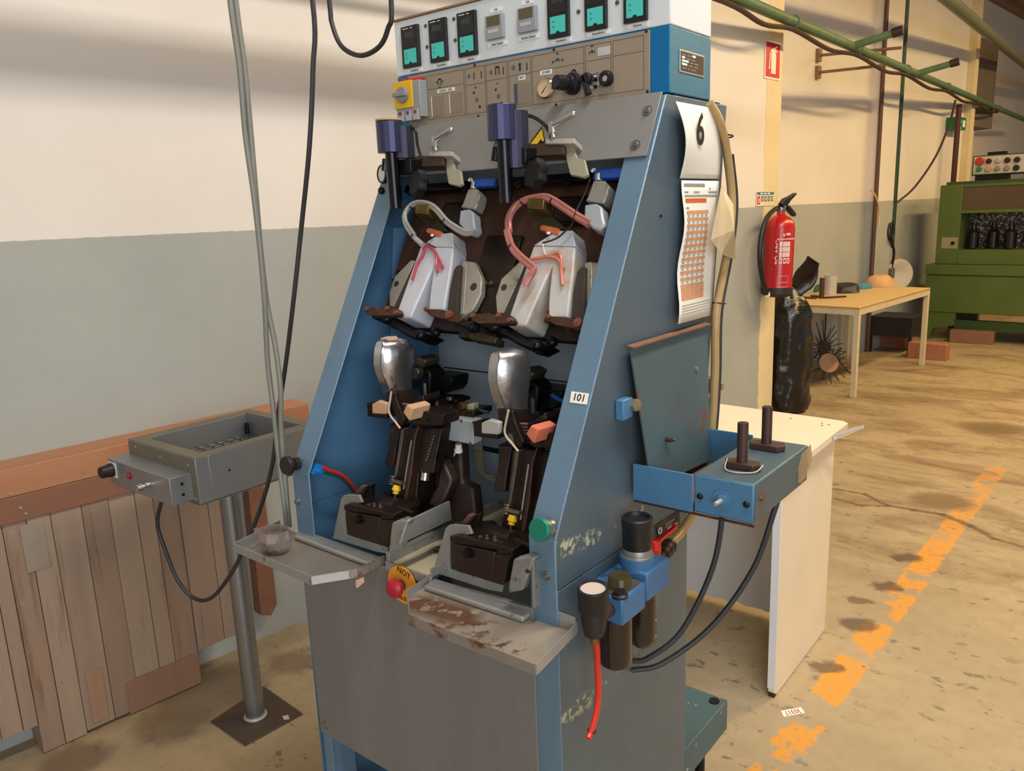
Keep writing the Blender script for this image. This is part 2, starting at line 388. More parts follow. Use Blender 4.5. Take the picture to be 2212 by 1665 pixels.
# side plates (sheet 4 mm) with inclined front flange
for side, x0, x1, fx0, fx1, mt in (('side_panel', XR-.004, XR, XR-.055, XR, bluelow), ('side_panel', XL, XL+.004, XL, XL+.058, bluein)):
    poly = [(.983, .884), (.983, .973), (1.364, 1.70), (1.628, 1.70), (1.556, 1.13), (1.46, .884)]
    sp = put(side, B().prism([(x0, y, z) for y, z in poly], (x1-x0, 0, 0)), mt, mach, bev=.0015)
    fb = B()
    fb.prism([inc(fx0, 0, .002), inc(fx1, 0, .002), inc(fx1, .82, .002), inc(fx0, .82, .002)], INN*-.004)
    fb.box(fx0, fx1, .981, .985, .80, .974)
    put('front_flange', fb, blue, sp, bev=.002)
lc = put('cabinet_side', B().box(XR-.004, XR-.0005, .983, 1.464, .10, .882), bluelow, mach, bev=.0015)
put('cabinet_side', B().box(XL, XL+.004, .983, 1.464, .10, .884), bluein, mach)
# corner posts seen at the cabinet front
put('corner_post', B().box(XR-.052, XR+.0005, .982, .9845, .10, .886), blue, mach, bev=.001)
put('corner_post', B().box(XL+.012, XL+.042, .984, 1.02, .02, .335), blue, mach, bev=.001)
# grey front cabinet door
fp = B(); fp.prism([(XL+.012, .979, .335), (XR-.05, .979, .335), (XR-.05, .979, .84), (XL+.004, .979, .80)], (0, .012, 0))
fpo = put('front_panel', fp, greyp, mach, bev=.002)
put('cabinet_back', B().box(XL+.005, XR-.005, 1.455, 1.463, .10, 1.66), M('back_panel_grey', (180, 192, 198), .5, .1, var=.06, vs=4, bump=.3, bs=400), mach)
b = B()
for px, py in ((1239, 1439-3),): pass
for x, z in ((XR-.064, .802), (XL+.03, .362), (XR-.07, .362)):
    b = B().lathe((x, .979, z), (0, -1, 0), [(0, .009), (.002, .0088), (.003, .005), (.0055, .0045), (.006, 0)], 14); put('bolt', b, steel, fpo)
# rails at the bottom left: leg frame and diagonal brace
lb = B(); lb.box(XL+.012, XL+.052, 1.0, 1.04, .02, .36); lb.prism([(XL+.05, 1.03, .17), (XL+.05, 1.03, .11), (XL+.36, 1.03, .30), (XL+.36, 1.03, .36)], (0, .02, 0))
put('leg_frame', lb, blue, mach)
put('leg_frame', B().box(XR-.06, XR-.01, 1.0, 1.44, .03, .12), blue, mach)
# rear foot beam with levelling foot
rb = put('foot_beam', B().box(-1.40, -.71, 1.462, 1.70, .205, .287), M('blue_green_chipped', (76, 102, 108), .5, .2, var=.1, vs=6, bump=.3, bs=300, spots=[((186, 186, 166), 45, .64, .02), ((196, 180, 160), 12, .73, .02)]), mach, bev=.003)
put('plug', B().cyl((-.735, 1.675, .287), (-.735, 1.675, .290), .013), black, rb)
b = B().lathe((-.765, 1.66, 0), (0, 0, 1), [(.0, .05), (.012, .05), (.014, .028), (.05, .03), (.055, .022), (.07, .022), (.072, .013), (.205, .013)], 18)
put('levelling_foot', b, blackst, mach)
b = B().lathe((-1.33, 1.66, 0), (0, 0, 1), [(.0, .05), (.012, .05), (.014, .028), (.05, .03), (.072, .013), (.205, .013)], 18); put('levelling_foot', b, blackst, mach)
put('levelling_foot', B().lathe((-1.37, 1.02, 0), (0, 0, 1), [(.0, .04), (.01, .04), (.012, .013), (.03, .013)], 18), blackst, mach)
put('levelling_foot', B().lathe((-.74, 1.05, 0), (0, 0, 1), [(.0, .04), (.01, .04), (.012, .013), (.04, .013)], 18), blackst, mach)
# grey hammered cross plate on the inclined front, with four bolts
cp = B(); cp.prism([inc(XL+.02, .694, .004), inc(XR-.006, .694, .004), inc(XR-.006, .822, .004), inc(XL+.02, .822, .004)], INN*.004)
cpo = put('cross_plate', cp, greyplate, mach, bev=.001)
for x, t in ((XR-.026, .785), (XR-.033, .717), (XL+.045, .785), (XL+.05, .717)):
    put('bolt', B().lathe(inc(x, t, .008), INN, [(0, .0105), (.002, .010), (.0025, .006), (.007, .0055), (.0075, 0)], 14), steel, cpo)
# control box: deep white top cabinet over blue instrument cabinet
YF, YB = 1.376, 1.548
cb = put('control_box', B().box(XL, XR, YF, YB, 1.703, 1.8185), [boxblue, boxside], mach, bev=.002)
for p in cb.data.polygons:
    if p.normal.x > .5: p.material_index = 1
cw = put('top_cabinet', B().box(XL, XR, YF+.0005, YB, 1.8195, 1.938), M('white_sheet_metal', (222, 226, 228), .4, .1, var=.03, vs=4, spots=[((176, 168, 152), 30, .74, .03)]), mach, bev=.002)
put('top_lid', B().box(XL-.004, XR+.004, YF-.004, YB, 1.9385, 1.942), M('brown_lid_edge', (150, 124, 84), .6), cw)
put('box_bracket', B().box(XL+.02, XR-.002, YF+.02, YB+.05, 1.690, 1.7025), blackst, mach)
# ---------------------------------------------------------------- instruments on the control box
def fx(x): return -1.06+x
beige = M('beige_instrument_plate', (158, 142, 122), 0.5, 0.15, var=.04, vs=8, bump=.15, bs=600)
ip = put('instrument_plate', B().box(fx(-.318), fx(.311), YF-.003, YF-.0002, 1.7045, 1.8155), beige, mach, bev=.001)
def fbox(x0, x1, z0, z1, d0, d1): return B().box(fx(x0), fx(x1), YF-d1, YF-d0, z0, z1)
line = M('engraved_line', (74, 66, 58), .6)
lb = B()
def lrect(x0, x1, z0, z1, t=.0007):
    for a in ((x0, x1, z0, z0+t), (x0, x1, z1-t, z1), (x0, x0+t, z0, z1), (x1-t, x1, z0, z1)):
        lb.box(fx(a[0]), fx(a[1]), YF-.0034, YF-.0029, a[2], a[3])
for x0, x1, zm in ((-.254, -.142, 1.779), (-.138, -.082, 1.774), (-.079, -.022, 1.776), (-.018, .040, 1.7775), (.043, .168, 1.7785), (.171, .229, 1.780), (.233, .299, 1.781)):
    lrect(x0, x1, 1.7145, 1.8085); lb.box(fx(x0), fx(x1), YF-.0034, YF-.0029, zm, zm+.0007)
put('engraved_lines', lb, line, ip)
for x, z in ((-.314, 1.811), (-.109, 1.812), (.098, 1.813), (.304, 1.814), (.306, 1.710), (.1, 1.709), (-.106, 1.708), (-.312, 1.707)):
    put('screw', B().lathe((fx(x), YF-.003, z), (0, -1, 0), [(0, .003), (.0012, .0026), (.0016, 0)], 10), M('dark_screw', (70, 48, 40), .4, .6), ip)
teal = M('teal_keypad', (74, 200, 188), .5, 0, var=.03)
lcd = M('dark_display', (26, 26, 26), .15)
dig = M('grey_digits', (70, 74, 72), .3)
lblm = paper
def label(px0, px1, z, s, h=.0085, parent=None, rot=0.0):
    o = put('label_strip', fbox(px0, px1, z-h/2, z+h/2, .0001, .0008), lblm, parent)
    text('lettering', s, (fx((px0+px1)/2), YF-.0009, z), (1, 0, 0), (0, 0, 1), h*.82, ink, o, sx=.8)
    return o
def controller(x0, x1, z0, z1, parent=mach):
    c = put('temperature_controller', fbox(x0, x1, z0, z1, 0, .008), black, parent, bev=.0012)
    w = x1-x0
    # keypad
    k0, k1 = x0+w*.14, x1-w*.14
    b = B(); zt = z0+.008+.031
    m = (k0+k1)/2
    poly = [(k0, z0+.008), (m-.005, z0+.008), (m-.003, z0+.0115), (m+.003, z0+.0115), (m+.005, z0+.008), (k1, z0+.008), (k1, zt), (k0, zt)]
    b.prism([(fx(x), YF-.0088, z) for x, z in poly], (0, .0008, 0)); put('keypad', b, teal, c)
    for zz, s in ((z0+.030, '\u25b2'), (z0+.020, '\u25bc')):
        d = 1 if s == '\u25b2' else -1
        put('arrow_key', B().prism([(fx(k0+.006), YF-.0091, zz-.0015*d), (fx(k0+.0105), YF-.0091, zz-.0015*d), (fx(k0+.0083), YF-.0091, zz+.0020*d)], (0, .0003, 0)), M('dark_teal', (30, 110, 108), .5), c)
    d = put('display', fbox(x0+w*.12, x1-w*.12, zt+.006, z1-.010, .0078, .0084), lcd, c)
    text('digits', '888', (fx(m), YF-.0086, z1-.020), (1, 0, 0), (0, 0, 1), .017, dig, c)
    for q0, q1 in ((.12, .45), (.55, .7)): put('print_bar', fbox(x0+w*q0, x0+w*q1, z1-.0062, z1-.0042, .0079, .0084), M('pale_print', (200, 200, 196), .5), c)
    return c
for x0, x1 in ((-.322, -.269), (-.235, -.184), (-.151, -.099), (.087, .137), (.174, .222), (.259, .307)): controller(x0, x1, 1.833, 1.921)
for x0, x1 in ((-.070, -.025), (.0145, .0595)):
    t = put('timer', fbox(x0, x1, 1.855, 1.9015, 0, .010), M('timer_grey', (150, 152, 154), .5, var=.04), mach, bev=.001)
    put('display', fbox(x0+.004, x1-.006, 1.8795, 1.899, .0098, .0104), M('amber_lcd', (92, 84, 60), .25), t)
    for i in range(5): put('key', fbox(x0+.008+i*.0055, x0+.011+i*.0055, 1.867, 1.873, .0098, .0106), M('key_white', (205, 205, 200), .5), t)
for x, z in ((-.25, 1.914), (-.249, 1.870), (-.165, 1.914), (-.164, 1.871), (.156, 1.873), (.242, 1.874), (.156, 1.914), (.242, 1.914)):
    put('indicator_cap', B().lathe((fx(x), YF, z), (0, -1, 0), [(0, .0042), (.0015, .004), (.0022, .002), (.0022, 0)], 12), M('slate_cap', (74, 80, 92), .4), cw)
label(-.318, -.266, 1.8265, 'Innenform', parent=mach); label(-.234, -.182, 1.8265, 'Aussenform', parent=mach); label(-.147, -.097, 1.8265, 'Scheren', parent=mach)
label(-.074, -.020, 1.846, 'Linke Station', .009, mach); label(.0075, .062, 1.846, 'Rechte Station', .009, mach)
label(-.064, -.030, 1.9125, 'Zeit', parent=mach); label(.020, .050, 1.9125, 'Zeit', parent=mach)
label(.089, .139, 1.8275, 'Innenform', parent=mach); label(.173, .227, 1.8275, 'Aussenform', parent=mach); label(.262, .307, 1.8275, 'Scheren', parent=mach)
# main switch
sw = put('main_switch', fbox(-.331, -.253, 1.721, 1.800, .003, .028), M('switch_grey', (150, 152, 150), .5, var=.04), mach, bev=.002)
put('yellow_plate', fbox(-.333, -.274, 1.743, 1.8015, .028, .032), M('switch_yellow', (236, 184, 10), .45, var=.03), sw, bev=.001)
kb = B().lathe((fx(-.303), YF-.032, 1.772), (0, -1, 0), [(0, .019), (.006, .018), (.008, .016), (.008, 0)], 20)
kb.box(fx(-.3225), fx(-.2835), YF-.048, YF-.036, 1.7675, 1.7765); kb.cyl((fx(-.303), YF-.040, 1.772), (fx(-.303), YF-.0485, 1.772), .004)
put('switch_knob', kb, M('knob_grey', (138, 138, 138), .4), sw, bev=.001)
for i in range(3):
    put('terminal', fbox(-.326+i*.024, -.308+i*.024, 1.715, 1.738, .022, .030), M('clear_grey', (170, 172, 172), .4), sw, bev=.001)
    put('terminal_screw', fbox(-.321+i*.024, -.314+i*.024, 1.729, 1.736, .030, .0315), M('dark_red', (130, 40, 50), .4), sw)
rt = put('red_tag', B().prism([(fx(-.316), YF-.02, 1.8035), (fx(-.258), YF-.004, 1.8035), (fx(-.258), YF-.004, 1.8085), (fx(-.316), YF-.02, 1.8085)], (0, .0015, 0)), M('red_plastic', (206, 44, 34), .4), sw)
# rest of the beige plate
wm = M('beige_recess', (140, 126, 108), .55, var=.05); hole = M('dark_hole', (34, 30, 30), .6)
for x0, x1, z0, z1 in ((-.004, .036, 1.7195, 1.761), (-.242, -.204, 1.7195, 1.763), (-.187, -.149, 1.7215, 1.763)):
    w = put('window_insert', fbox(x0, x1, z0, z1, .0028, .0040), wm, mach)
    put('insert_edge', fbox(x0, x0+(.008 if x0 > -.1 else .0015), z0, z1, .0039, .0046), M('slate_edge', (70, 78, 96), .4) if x0 > -.1 else paper, w)
def ilabel(x0, x1, z, s, h=.0085):
    o = put('label_strip', fbox(x0, x1, z-h/2, z+h/2, .0030, .0037), lblm, mach)
    text('lettering', s, (fx((x0+x1)/2), YF-.0039, z), (1, 0, 0), (0, 0, 1), h*.8, ink, o, sx=.85)
ilabel(-.222, -.170, 1.772, 'ILSUNCAL  14501L', .007); ilabel(.008, .025, 1.771, '90\u00b0C', .009); ilabel(.063, .092, 1.7735, '2,0 BAR', .009)
put('label_strip', fbox(.200, .228, 1.786, 1.801, .0030, .0036), M('pale_label', (196, 194, 192), .5), ip)
for x, z, r in ((-.110, 1.767, .0018), (-.115, 1.757, .0026), (-.108, 1.742, .0045), (-.100, 1.727, .003), (-.049, 1.768, .0015), (-.054, 1.756, .0026), (-.047, 1.742, .0045), (-.040, 1.727, .003), (-.127, 1.792, .004), (-.065, 1.792, .004), (-.005, 1.793, .0045)):
    put('pilot_hole', B().cyl((fx(x), YF-.0029, z), (fx(x), YF-.0038, z), r, n=12), hole if r < .004 else M('pilot_grey', (92, 92, 100), .35), ip)
# printed symbols
def sym(polys, org, k=1.0):
    b = B()
    for p in polys: b.prism([(fx(org[0]+x*k), YF-.0036, org[1]+z*k) for x, z in p], (0, .0005, 0))
    put('printed_symbol', b, ink, ip)
arch = [[(-.0055, -.009), (-.0035, -.009), (-.0035, .004), (-.0055, .004)], [(.0035, -.009), (.0055, -.009), (.0055, .004), (.0035, .004)], [(-.0055, .004), (.0055, .004), (.0045, .008), (-.0045, .008)]]
def arrow(cx, cz, dx, dz, r=.0035): return [(cx+dx*r, cz+dz*r), (cx-dz*r-dx*r*.3, cz+dx*r-dz*r*.3), (cx+dz*r-dx*r*.3, cz-dx*r-dz*r*.3)]
sym(arch+[arrow(-.010, 0, -1, 0), arrow(.010, 0, 1, 0), arrow(0, -.013, 0, -1)], (-.214, 1.792), .85)
sym(arch, (-.048, 1.794)); sym([[(-.0025, -.008), (.0025, -.008), (.0015, 0), (.003, .003), (.002, .007), (-.002, .007), (-.003, .003), (-.0015, 0)]], (.012, 1.793))
bulb = [[(-.0025, -.001), (.0025, -.001), (.0018, .004), (-.0018, .004)], [(-.006, -.003), (-.0045, -.003), (-.0055, .003), (-.0065, .002)], [(.006, -.003), (.0045, -.003), (.0055, .003), (.0065, .002)]]
sym(bulb+[arrow(-.011, -.002, -1, 0, .003), arrow(.012, -.001, 1, 0, .003), arrow(0, .012, 0, 1, .003)], (.106, 1.792)); sym(bulb+[arrow(0, .011, 0, 1, .003)], (.187, 1.795))
sym([[(-.006, -.002), (-.002, .002), (.003, .003), (.006, -.001), (.0065, -.004), (.003, -.001), (-.001, -.0005)]], (.143, 1.767), 1.2)
for x in (-.113, -.092, -.032, .030): sym([[(-.001, -.007), (.001, -.007), (.001, .007), (-.001, .007)]], (x, 1.791))
# pressure gauge, regulator knob, key valve, round valve
g = put('pressure_gauge', B().lathe((fx(.078), YF-.003, 1.743), (0, -1, 0), [(0, .0205), (.006, .0205), (.009, .018), (.009, .0165), (.0065, .0163)], 28), M('gauge_chrome', (206, 198, 184), .15, .95), mach)
put('gauge_dial', B().cyl((fx(.078), YF-.003, 1.743), (fx(.078), YF-.0098, 1.743), .0164, n=28), M('gauge_cream', (226, 190, 150), .5), g)
put('gauge_needle', B().prism([(fx(.069), YF-.0102, 1.734), (fx(.071), YF-.0102, 1.7325), (fx(.087), YF-.0102, 1.752)], (0, .0003, 0)), ink, g)
v = put('regulator_knob', B().lathe((fx(.145), YF-.003, 1.743), (-.30, -1, .02), [(0, .021), (.010, .0205), (.013, .016), (.018, .015), (.020, .011), (.026, .0105), (.028, .0145), (.046, .0135), (.048, .011), (.048, 0)], 22), black, mach)
v2 = put('key_valve', B().lathe((fx(.190), YF-.003, 1.744), (0, -1, 0), [(0, .017), (.003, .017), (.004, .011), (.016, .010), (.017, 0)], 20), M('chrome', (200, 200, 200), .15, 1.0, var=.02), mach)
lv = B(); lv.obox((fx(.186), YF-.026, 1.734), (.011, .010, .040), (1, 0, .35), (0, 1, 0)); lv.cyl((fx(.189), YF-.018, 1.746), (fx(.189), YF-.031, 1.746), .010, n=14)
put('valve_lever', lv, black, v2, bev=.002)
v3 = put('round_valve', B().lathe((fx(.220), YF-.003, 1.743), (0, -1, 0), [(0, .0145), (.008, .0145), (.012, .012), (.012, .007), (.008, .006)], 22), black, mach)
put('valve_core', B().cyl((fx(.220), YF-.003, 1.743), (fx(.220), YF-.012, 1.743), .0055, n=14), M('chrome', (200, 200, 200), .15, 1.0), v3)
# rating plate on the side of the box
rp = put('rating_plate', B().box(XR, XR+.0015, 1.413, 1.516, 1.7425, 1.7820), M('plate_frame', (196, 190, 176), .4, .5), mach, bev=.001)
put('rating_field', B().box(XR+.0013, XR+.0018, 1.416, 1.513, 1.7455, 1.779), M('plate_brown', (62, 52, 44), .5), rp)
rnd = random.Random(3)
for r in range(5):
    z = 1.7745-r*.0058; y = 1.420
    for w in (rnd.uniform(.012, .03), rnd.uniform(.008, .02), rnd.uniform(.01, .02)):
        m_ = paper if rnd.random() < .45 else M('plate_print', (150, 140, 124), .5)
        put('plate_text_bar', B().box(XR+.0017, XR+.0021, y, y+w, z-.0016, z+(.0022 if m_ is paper else .0)), m_, rp); y += w+.006
# ---------------------------------------------------------------- the two moulding stations
KI = INC.y/INC.z
def pI(x, y, q=0.0): return pY(x, y, .983+INN.y*q, KI, .973+INN.z*q)
def pL(x, y, d=0.0): return pY(x, y, 1.08+d, .36, .99)          # leaning plane of the lower column
rust = M('rusty_link', (84, 56, 46), .5, .5, var=.25, vs=20, bump=.4, bs=150, spots=[((128, 84, 66), 30, .58, .1), ((36, 28, 26), 26, .62, .08)])
heat = M('mould_aluminium_clean', (204, 206, 212), .5, .15, var=.05, vs=9, bump=.2, bs=220, spots=[((168, 156, 138), 14, .68, .15)])
heat2 = M('mould_aluminium_scorched', (200, 196, 190), .5, .15, var=.06, vs=9, bump=.2, bs=220, spots=[((184, 152, 118), 8, .50, .2)])
wingm = M('wing_aluminium', (178, 172, 156), .42, .5, var=.1, vs=14, bump=.3, bs=250, spots=[((120, 96, 70), 18, .62, .1)])
polish = M('polished_last', (196, 196, 196), .22, .95, var=.06, vs=14, bump=.12, bs=60, spots=[((150, 140, 128), 20, .66, .1)])
polish2 = M('scuffed_last', (188, 186, 184), .30, .92, var=.08, vs=18, bump=.25, bs=90, spots=[((222, 220, 214), 30, .62, .05), ((140, 124, 104), 14, .60, .1)])
tan = M('tan_felt', (206, 164, 126), .85, var=.06, vs=20, bump=.3, bs=200)
terra = M('terracotta_felt', (208, 112, 84), .85, var=.06, vs=20, bump=.3, bs=200)
greyfelt = M('grey_felt', (176, 172, 166), .8, var=.06, vs=20)
brickc = M('ceramic_terminal', (186, 98, 56), .7, var=.15, vs=24, bump=.3)
brass = M('dull_brass', (132, 108, 58), .4, .8, var=.15, vs=14)
motor = M('anodised_violet', (68, 68, 98), .32, .6, var=.08, vs=6)
clear = M('clear_hose', (206, 202, 192), .12, var=.05, trans=.35, alpha=.9)
pinkh = M('pink_hose', (206, 132, 122), .2, var=.08, trans=.25)
yel = M('yellow_cap', (240, 190, 24), .4, var=.03)
tie = black
def station(dx, v):
    D = V((dx, 0, 0))
    def pr(name, fn, fz, pts, depth, mat, parent=mach, bev=.0012, off=()):
        nonlocal D
        return put(name, B().prism([fn(*fz(*p), *off)+D for p in pts], depth), mat, parent, bev=bev)
    z3 = fr(780, 480, 5.947); z1 = fr(780, 240, 5.947); z7 = fr(720, 920, 5.947); z5 = fr(780, 700, 6.404)
    Qm = -.030
    dn = -INN
    # --- upper mould (inverted V block) with cap, side wings and dark heater slabs
    hm = heat if v == 0 else heat2
    mo = pr('mould_block', pI, z3, [(760, 310), (1185, 320), (1150, 620), (1105, 860), (1062, 1130), (864, 1135), (872, 1000), (892, 820), (925, 585), (880, 660), (800, 840), (705, 1050), (632, 1225), (430, 1222)], dn*.115, hm, off=(Qm,), bev=.004)
    pr('mould_cap', pI, z3, [(760, 308), (835, 255), (1010, 142), (1165, 132), (1188, 318)], dn*.055, alu, mo, off=(Qm+.001,), bev=.002)
    for pts, hole in (([(1290, 505), (1345, 490), (1465, 512), (1552, 720), (1538, 920), (1430, 1130), (1290, 1232), (1238, 1130)], (1445, 830)), ([(640, 480), (692, 490), (590, 740), (432, 1090), (362, 1085), (360, 900), (430, 690)], (455, 790))):
        w = pr('mould_wing', pI, z3, pts, dn*.016, wingm, off=(Qm-.018,), bev=.0025)
        c = pI(*z3(*hole), Qm-.018)+D
        put('wing_hole', B().cyl(c+INN*.0006, c-INN*.004, .0085 if hole[0] > 600 else .007, n=16), M('dark_bore', (58, 46, 34), .6), w)
        if hole[0] > 600:
            pr('wing_rib', pI, z3, [(1325, 510), (1378, 512), (1330, 1180), (1285, 1200)], INN*.004, wingm, w, off=(Qm-.018,))
    pr('heater_slab', pI, z3, [(1192, 610), (1225, 560), (1272, 545), (1225, 1190), (1108, 1125), (1140, 850)], dn*.05, M('heater_dark', (62, 52, 46), .6, .2, var=.15, vs=16), off=(Qm-.003,))
    pr('heater_slab', pI, z3, [(690, 500), (738, 520), (478, 1130), (415, 1100)], dn*.03, M('heater_dark', (62, 52, 46)), off=(Qm-.006,))
    # --- link bars and pins under the mould
    lk = pr('link_bar', pI, z3, [(52, 1100), (110, 1088), (330, 1098), (470, 1108), (492, 1160), (470, 1198), (120, 1198), (60, 1160)], dn*.016, rust, off=(Qm+.02,))
    pr('slot', pI, z3, [(165, 1128), (210, 1126), (215, 1150), (172, 1156)], dn*.003, M('dark_bore', (58, 46, 34), .6), lk, off=(Qm+.0212,))
    for px in ((88, 1118), (350, 1112), (460, 1165)):
        c = pI(*z3(*px), Qm+.02)+D; put('link_bolt', B().lathe(c, INN, [(0, .0055), (.006, .005), (.007, 0)], 6), M('copper_bolt', (150, 96, 76), .4, .7), lk)
    lk2 = pr('link_bar', pI, z3, [(850, 1112), (1000, 1118), (1200, 1158), (1300, 1225), (1285, 1265), (1235, 1290), (1050, 1238), (900, 1205), (850, 1170)], dn*.018, rust, off=(Qm+.022,))
    for px, rr in (((850, 1125), .005), ((1145, 1190), .009)):
        c = pI(*z3(*px), Qm+.022)+D; put('link_bolt', B().lathe(c, INN, [(0, rr), (.006, rr*.95), (.007, rr*.5), (.010, rr*.5), (.0105, 0)], 10), M('copper_bolt', (150, 96, 76), .4, .7), lk2)
    b = B(); p0, p1 = pI(*z3(1240, 1262), Qm+.012)+D, pI(*z3(1500, 1375), Qm+.012)+D
    b.cyl(p0, p1, .0075, n=12); b.cyl(p0.lerp(p1, .62), p0.lerp(p1, .74), .011, n=6); b.cyl(p0.lerp(p1, .78), p0.lerp(p1, .9), .011, n=6)
    if v == 0: put('hinge_pin', b, blackst, mach)
    if v == 0: pr('hinge_block', pI, z3, [(1400, 1415), (1560, 1410), (1745, 1470), (1720, 1558), (1400, 1500), (1375, 1460)], dn*.03, M('olive_casting', (70, 62, 40), .5, .5, var=.2, vs=16, bump=.3, bs=120), off=(Qm-.005,), bev=.003)
    b = B(); b.tube([pI(*z3(*p), Qm-.02)+D for p in ((180, 1200), (330, 1265), (480, 1330), (620, 1420), (740, 1470))], .0085, 8); 
    b.ell(pI(*z3(330, 1240), Qm-.01)+D, .014, .014, .012); b.ell(pI(*z3(740, 1450), Qm-.03)+D, .020, .016, .011); b.ell(pI(*z3(960, 1415), Qm-.06)+D, .012, .012, .011)
    put('scissor_arm', b, blackst, mach)
    pr('closing_wedge', pI, z3, [(700, 1410), (930, 1440), (800, 1515), (690, 1490)], dn*.04, blackst, off=(Qm-.05,))
    # --- hoses and ceramic terminal
    tb = put('ceramic_terminal', B().prism([pI(*z3(*p), Qm+.004)+D for p in ((832, 88), (860, 66), (1028, 112), (1010, 190), (830, 128))], dn*.022), brickc, mach, bev=.002)
    put('terminal_dot', B().ell(pI(*z3(912, 168), Qm+.010)+D, .0045, .004, .003), white, tb)
    mh = clear if v == 0 else pinkh
    pth = [(1400, 30), (1290, 130), (1150, 60), (1090, 0)] if v == 0 else None
    if v == 0:
        run = [z1(1440, 1560), z1(1330, 1570), z1(1200, 1500), z1(1090, 1420), z1(960, 1270), z1(850, 1205), z1(720, 1190), z1(620, 1230), z1(560, 1330), z1(570, 1440), z1(640, 1560), z3(680, 190), z3(790, 290)]
        tails = [[z3(790, 290), z3(810, 390), z3(730, 520), z3(690, 640), z3(660, 740)], [z3(790, 290), z3(900, 330), z3(970, 420), z3(965, 540), z3(985, 640)], [z3(970, 420), z3(1010, 500), z3(1050, 590)]]
    else:
        z2 = fr(1040, 220, 5.55); z4 = fr(1020, 480, 5.947)
        run = [z2(1300, 1470), z2(1150, 1380), z2(1000, 1280), z2(860, 1190), z2(760, 1150), z2(620, 1160), z2(480, 1200), z2(380, 1290), z2(325, 1420), z2(330, 1560), z4(450, 120), z4(510, 320), z4(620, 450), z4(760, 570), z4(790, 610), z4(740, 700), z4(680, 810)]
        tails = [[z4(690, 500), z4(800, 470), z4(960, 440), z4(1090, 390), z4(1140, 440), z4(1145, 560), z4(1150, 700), z4(1160, 810)], [z4(960, 440), z4(1060, 455), z4(1120, 495), z4(1180, 600)]]
    E_ = V((0, 0, 0))
    b = B(); hq = Qm+.022
    b.tube([pI(*p, hq) for p in run], .0058 if v == 0 else .0075, 10); b.tube([pI(*p, hq+.004)+V((.003, 0, .005)) for p in run[:-1]], .0035, 8)
    put('hose_bundle', b, mh, mach)
    b = B()
    for t in tails: b.tube([pI(*p, Qm+.006) for p in t], .0034, 8)
    put('hose_tails', b, M('red_hose', (196, 74, 84), .3) if v == 0 else M('copper_pink_hose', (206, 120, 96), .3), mach)
    for i in ((3, 7, 11) if v == 0 else (3, 6, 11)):
        p, q = pI(*run[i], hq), pI(*run[i+1], hq); t = (q-p).normalized()
        put('cable_tie', B().torus(p, t, .0085, .0016, 14, 6), tie, mach)
    # brass clamp bar carrying the hose
    pr('clamp_block', pI, z1, [(700, 1205), (725, 1190), (855, 1195), (865, 1210), (850, 1320), (690, 1310)], dn*.03, brass, off=(Qm+.03,))
    pr('clamp_bar', pI, z1, [(700, 1330), (870, 1290), (1110, 1540), (960, 1560)], dn*.012, M('olive_bar', (66, 62, 42), .5, .5, var=.15), off=(Qm-.005,))
    # --- grey multipole connector
    cn = pr('connector_hood', pI, z1, [(1268, 1270), (1385, 1255), (1440, 1290), (1448, 1420), (1465, 1500), (1400, 1570), (1330, 1540), (1250, 1440)], dn*.028, M('hood_grey', (166, 170, 174), .45, .2, var=.05), off=(Qm+.03,), bev=.004)
    pr('connector_body', pI, z1, [(1305, 1190), (1375, 1000), (1490, 1000), (1530, 1060), (1500, 1180), (1460, 1260), (1400, 1250), (1280, 1230)], dn*.026, M('connector_metal', (158, 154, 144), .4, .5, var=.06), cn, off=(Qm+.03,), bev=.002)
    b = B().cyl(pI(*z1(1445, 1010), Qm+.016)+D, pI(*z1(1455, 935), Qm+.016)+D, .0075, n=14); put('connector_gland', b, wingm, cn)
    put('connector_latch', B().tube([pI(*z1(*p), Qm+.034)+D for p in ((1500, 1030), (1540, 1090), (1495, 1190))], .0012, 6, 0), steel, cn)
    b = B().tube([pI(*z1(*p), Qm+.016)+D for p in ((1450, 940), (1410, 870), (1380, 900))], .003, 6); put('connector_cable', b, white, cn)
    # --- violet solenoid head on black post
    Kx, Ky = -1.30+dx, 1.235
    hd = B(); n = 16
    hd.loft([[(Kx+.0285*r*math.cos(2*math.pi*i/n), Ky+.0285*r*math.sin(2*math.pi*i/n), z) for i in range(n)] for r, z in ((1, 1.637), (1, 1.700), (.95, 1.702))])
    ho = put('solenoid_head', hd, motor, mach, smooth=0, bev=.0008)
    hb = B(); hb.loft([[(Kx+.012+.026*math.cos(2*math.pi*i/n), Ky+.024+.026*math.sin(2*math.pi*i/n), z) for i in range(n)] for z in ((1.585 if v else 1.625), 1.690)])
    put('solenoid_body', hb, M('dark_violet', (58, 56, 76), .4, .5), ho, smooth=0)
    if v == 0: put('head_cap', B().cyl((Kx, Ky, 1.7025), (Kx, Ky, 1.706), .0285, n=24), M('ochre_cap', (198, 164, 96), .6), ho)
    b = B(); b.cyl((Kx+.004, Ky, 1.520), (Kx+.002, Ky, 1.640), .0145, n=18); b.cyl((Kx-.014, Ky-.004, 1.625), (Kx-.016, Ky-.008, 1.600), .007, n=10)
    put('guide_post', b, M('black_gloss', (16, 16, 20), .2, .4), mach)
    put('guide_bracket', B().box(Kx, Kx+.045, Ky+.012, Ky+.05, 1.590, 1.622), blackst, mach, bev=.003)
    b = B()
    if v: b.tube([pI(*p, .035) for p in ((1128, 248), (1150, 252), (1170, 264), (1185, 280), (1192, 300))], .0038, 8)
    else: b.tube([(Kx+.03, Ky+.03, 1.69), (Kx+.048, Ky+.03, 1.68), (Kx+.052, Ky+.03, 1.65), (Kx+.062, Ky+.03, 1.62)], .003, 8)
    put('solenoid_cable', b, black, mach)
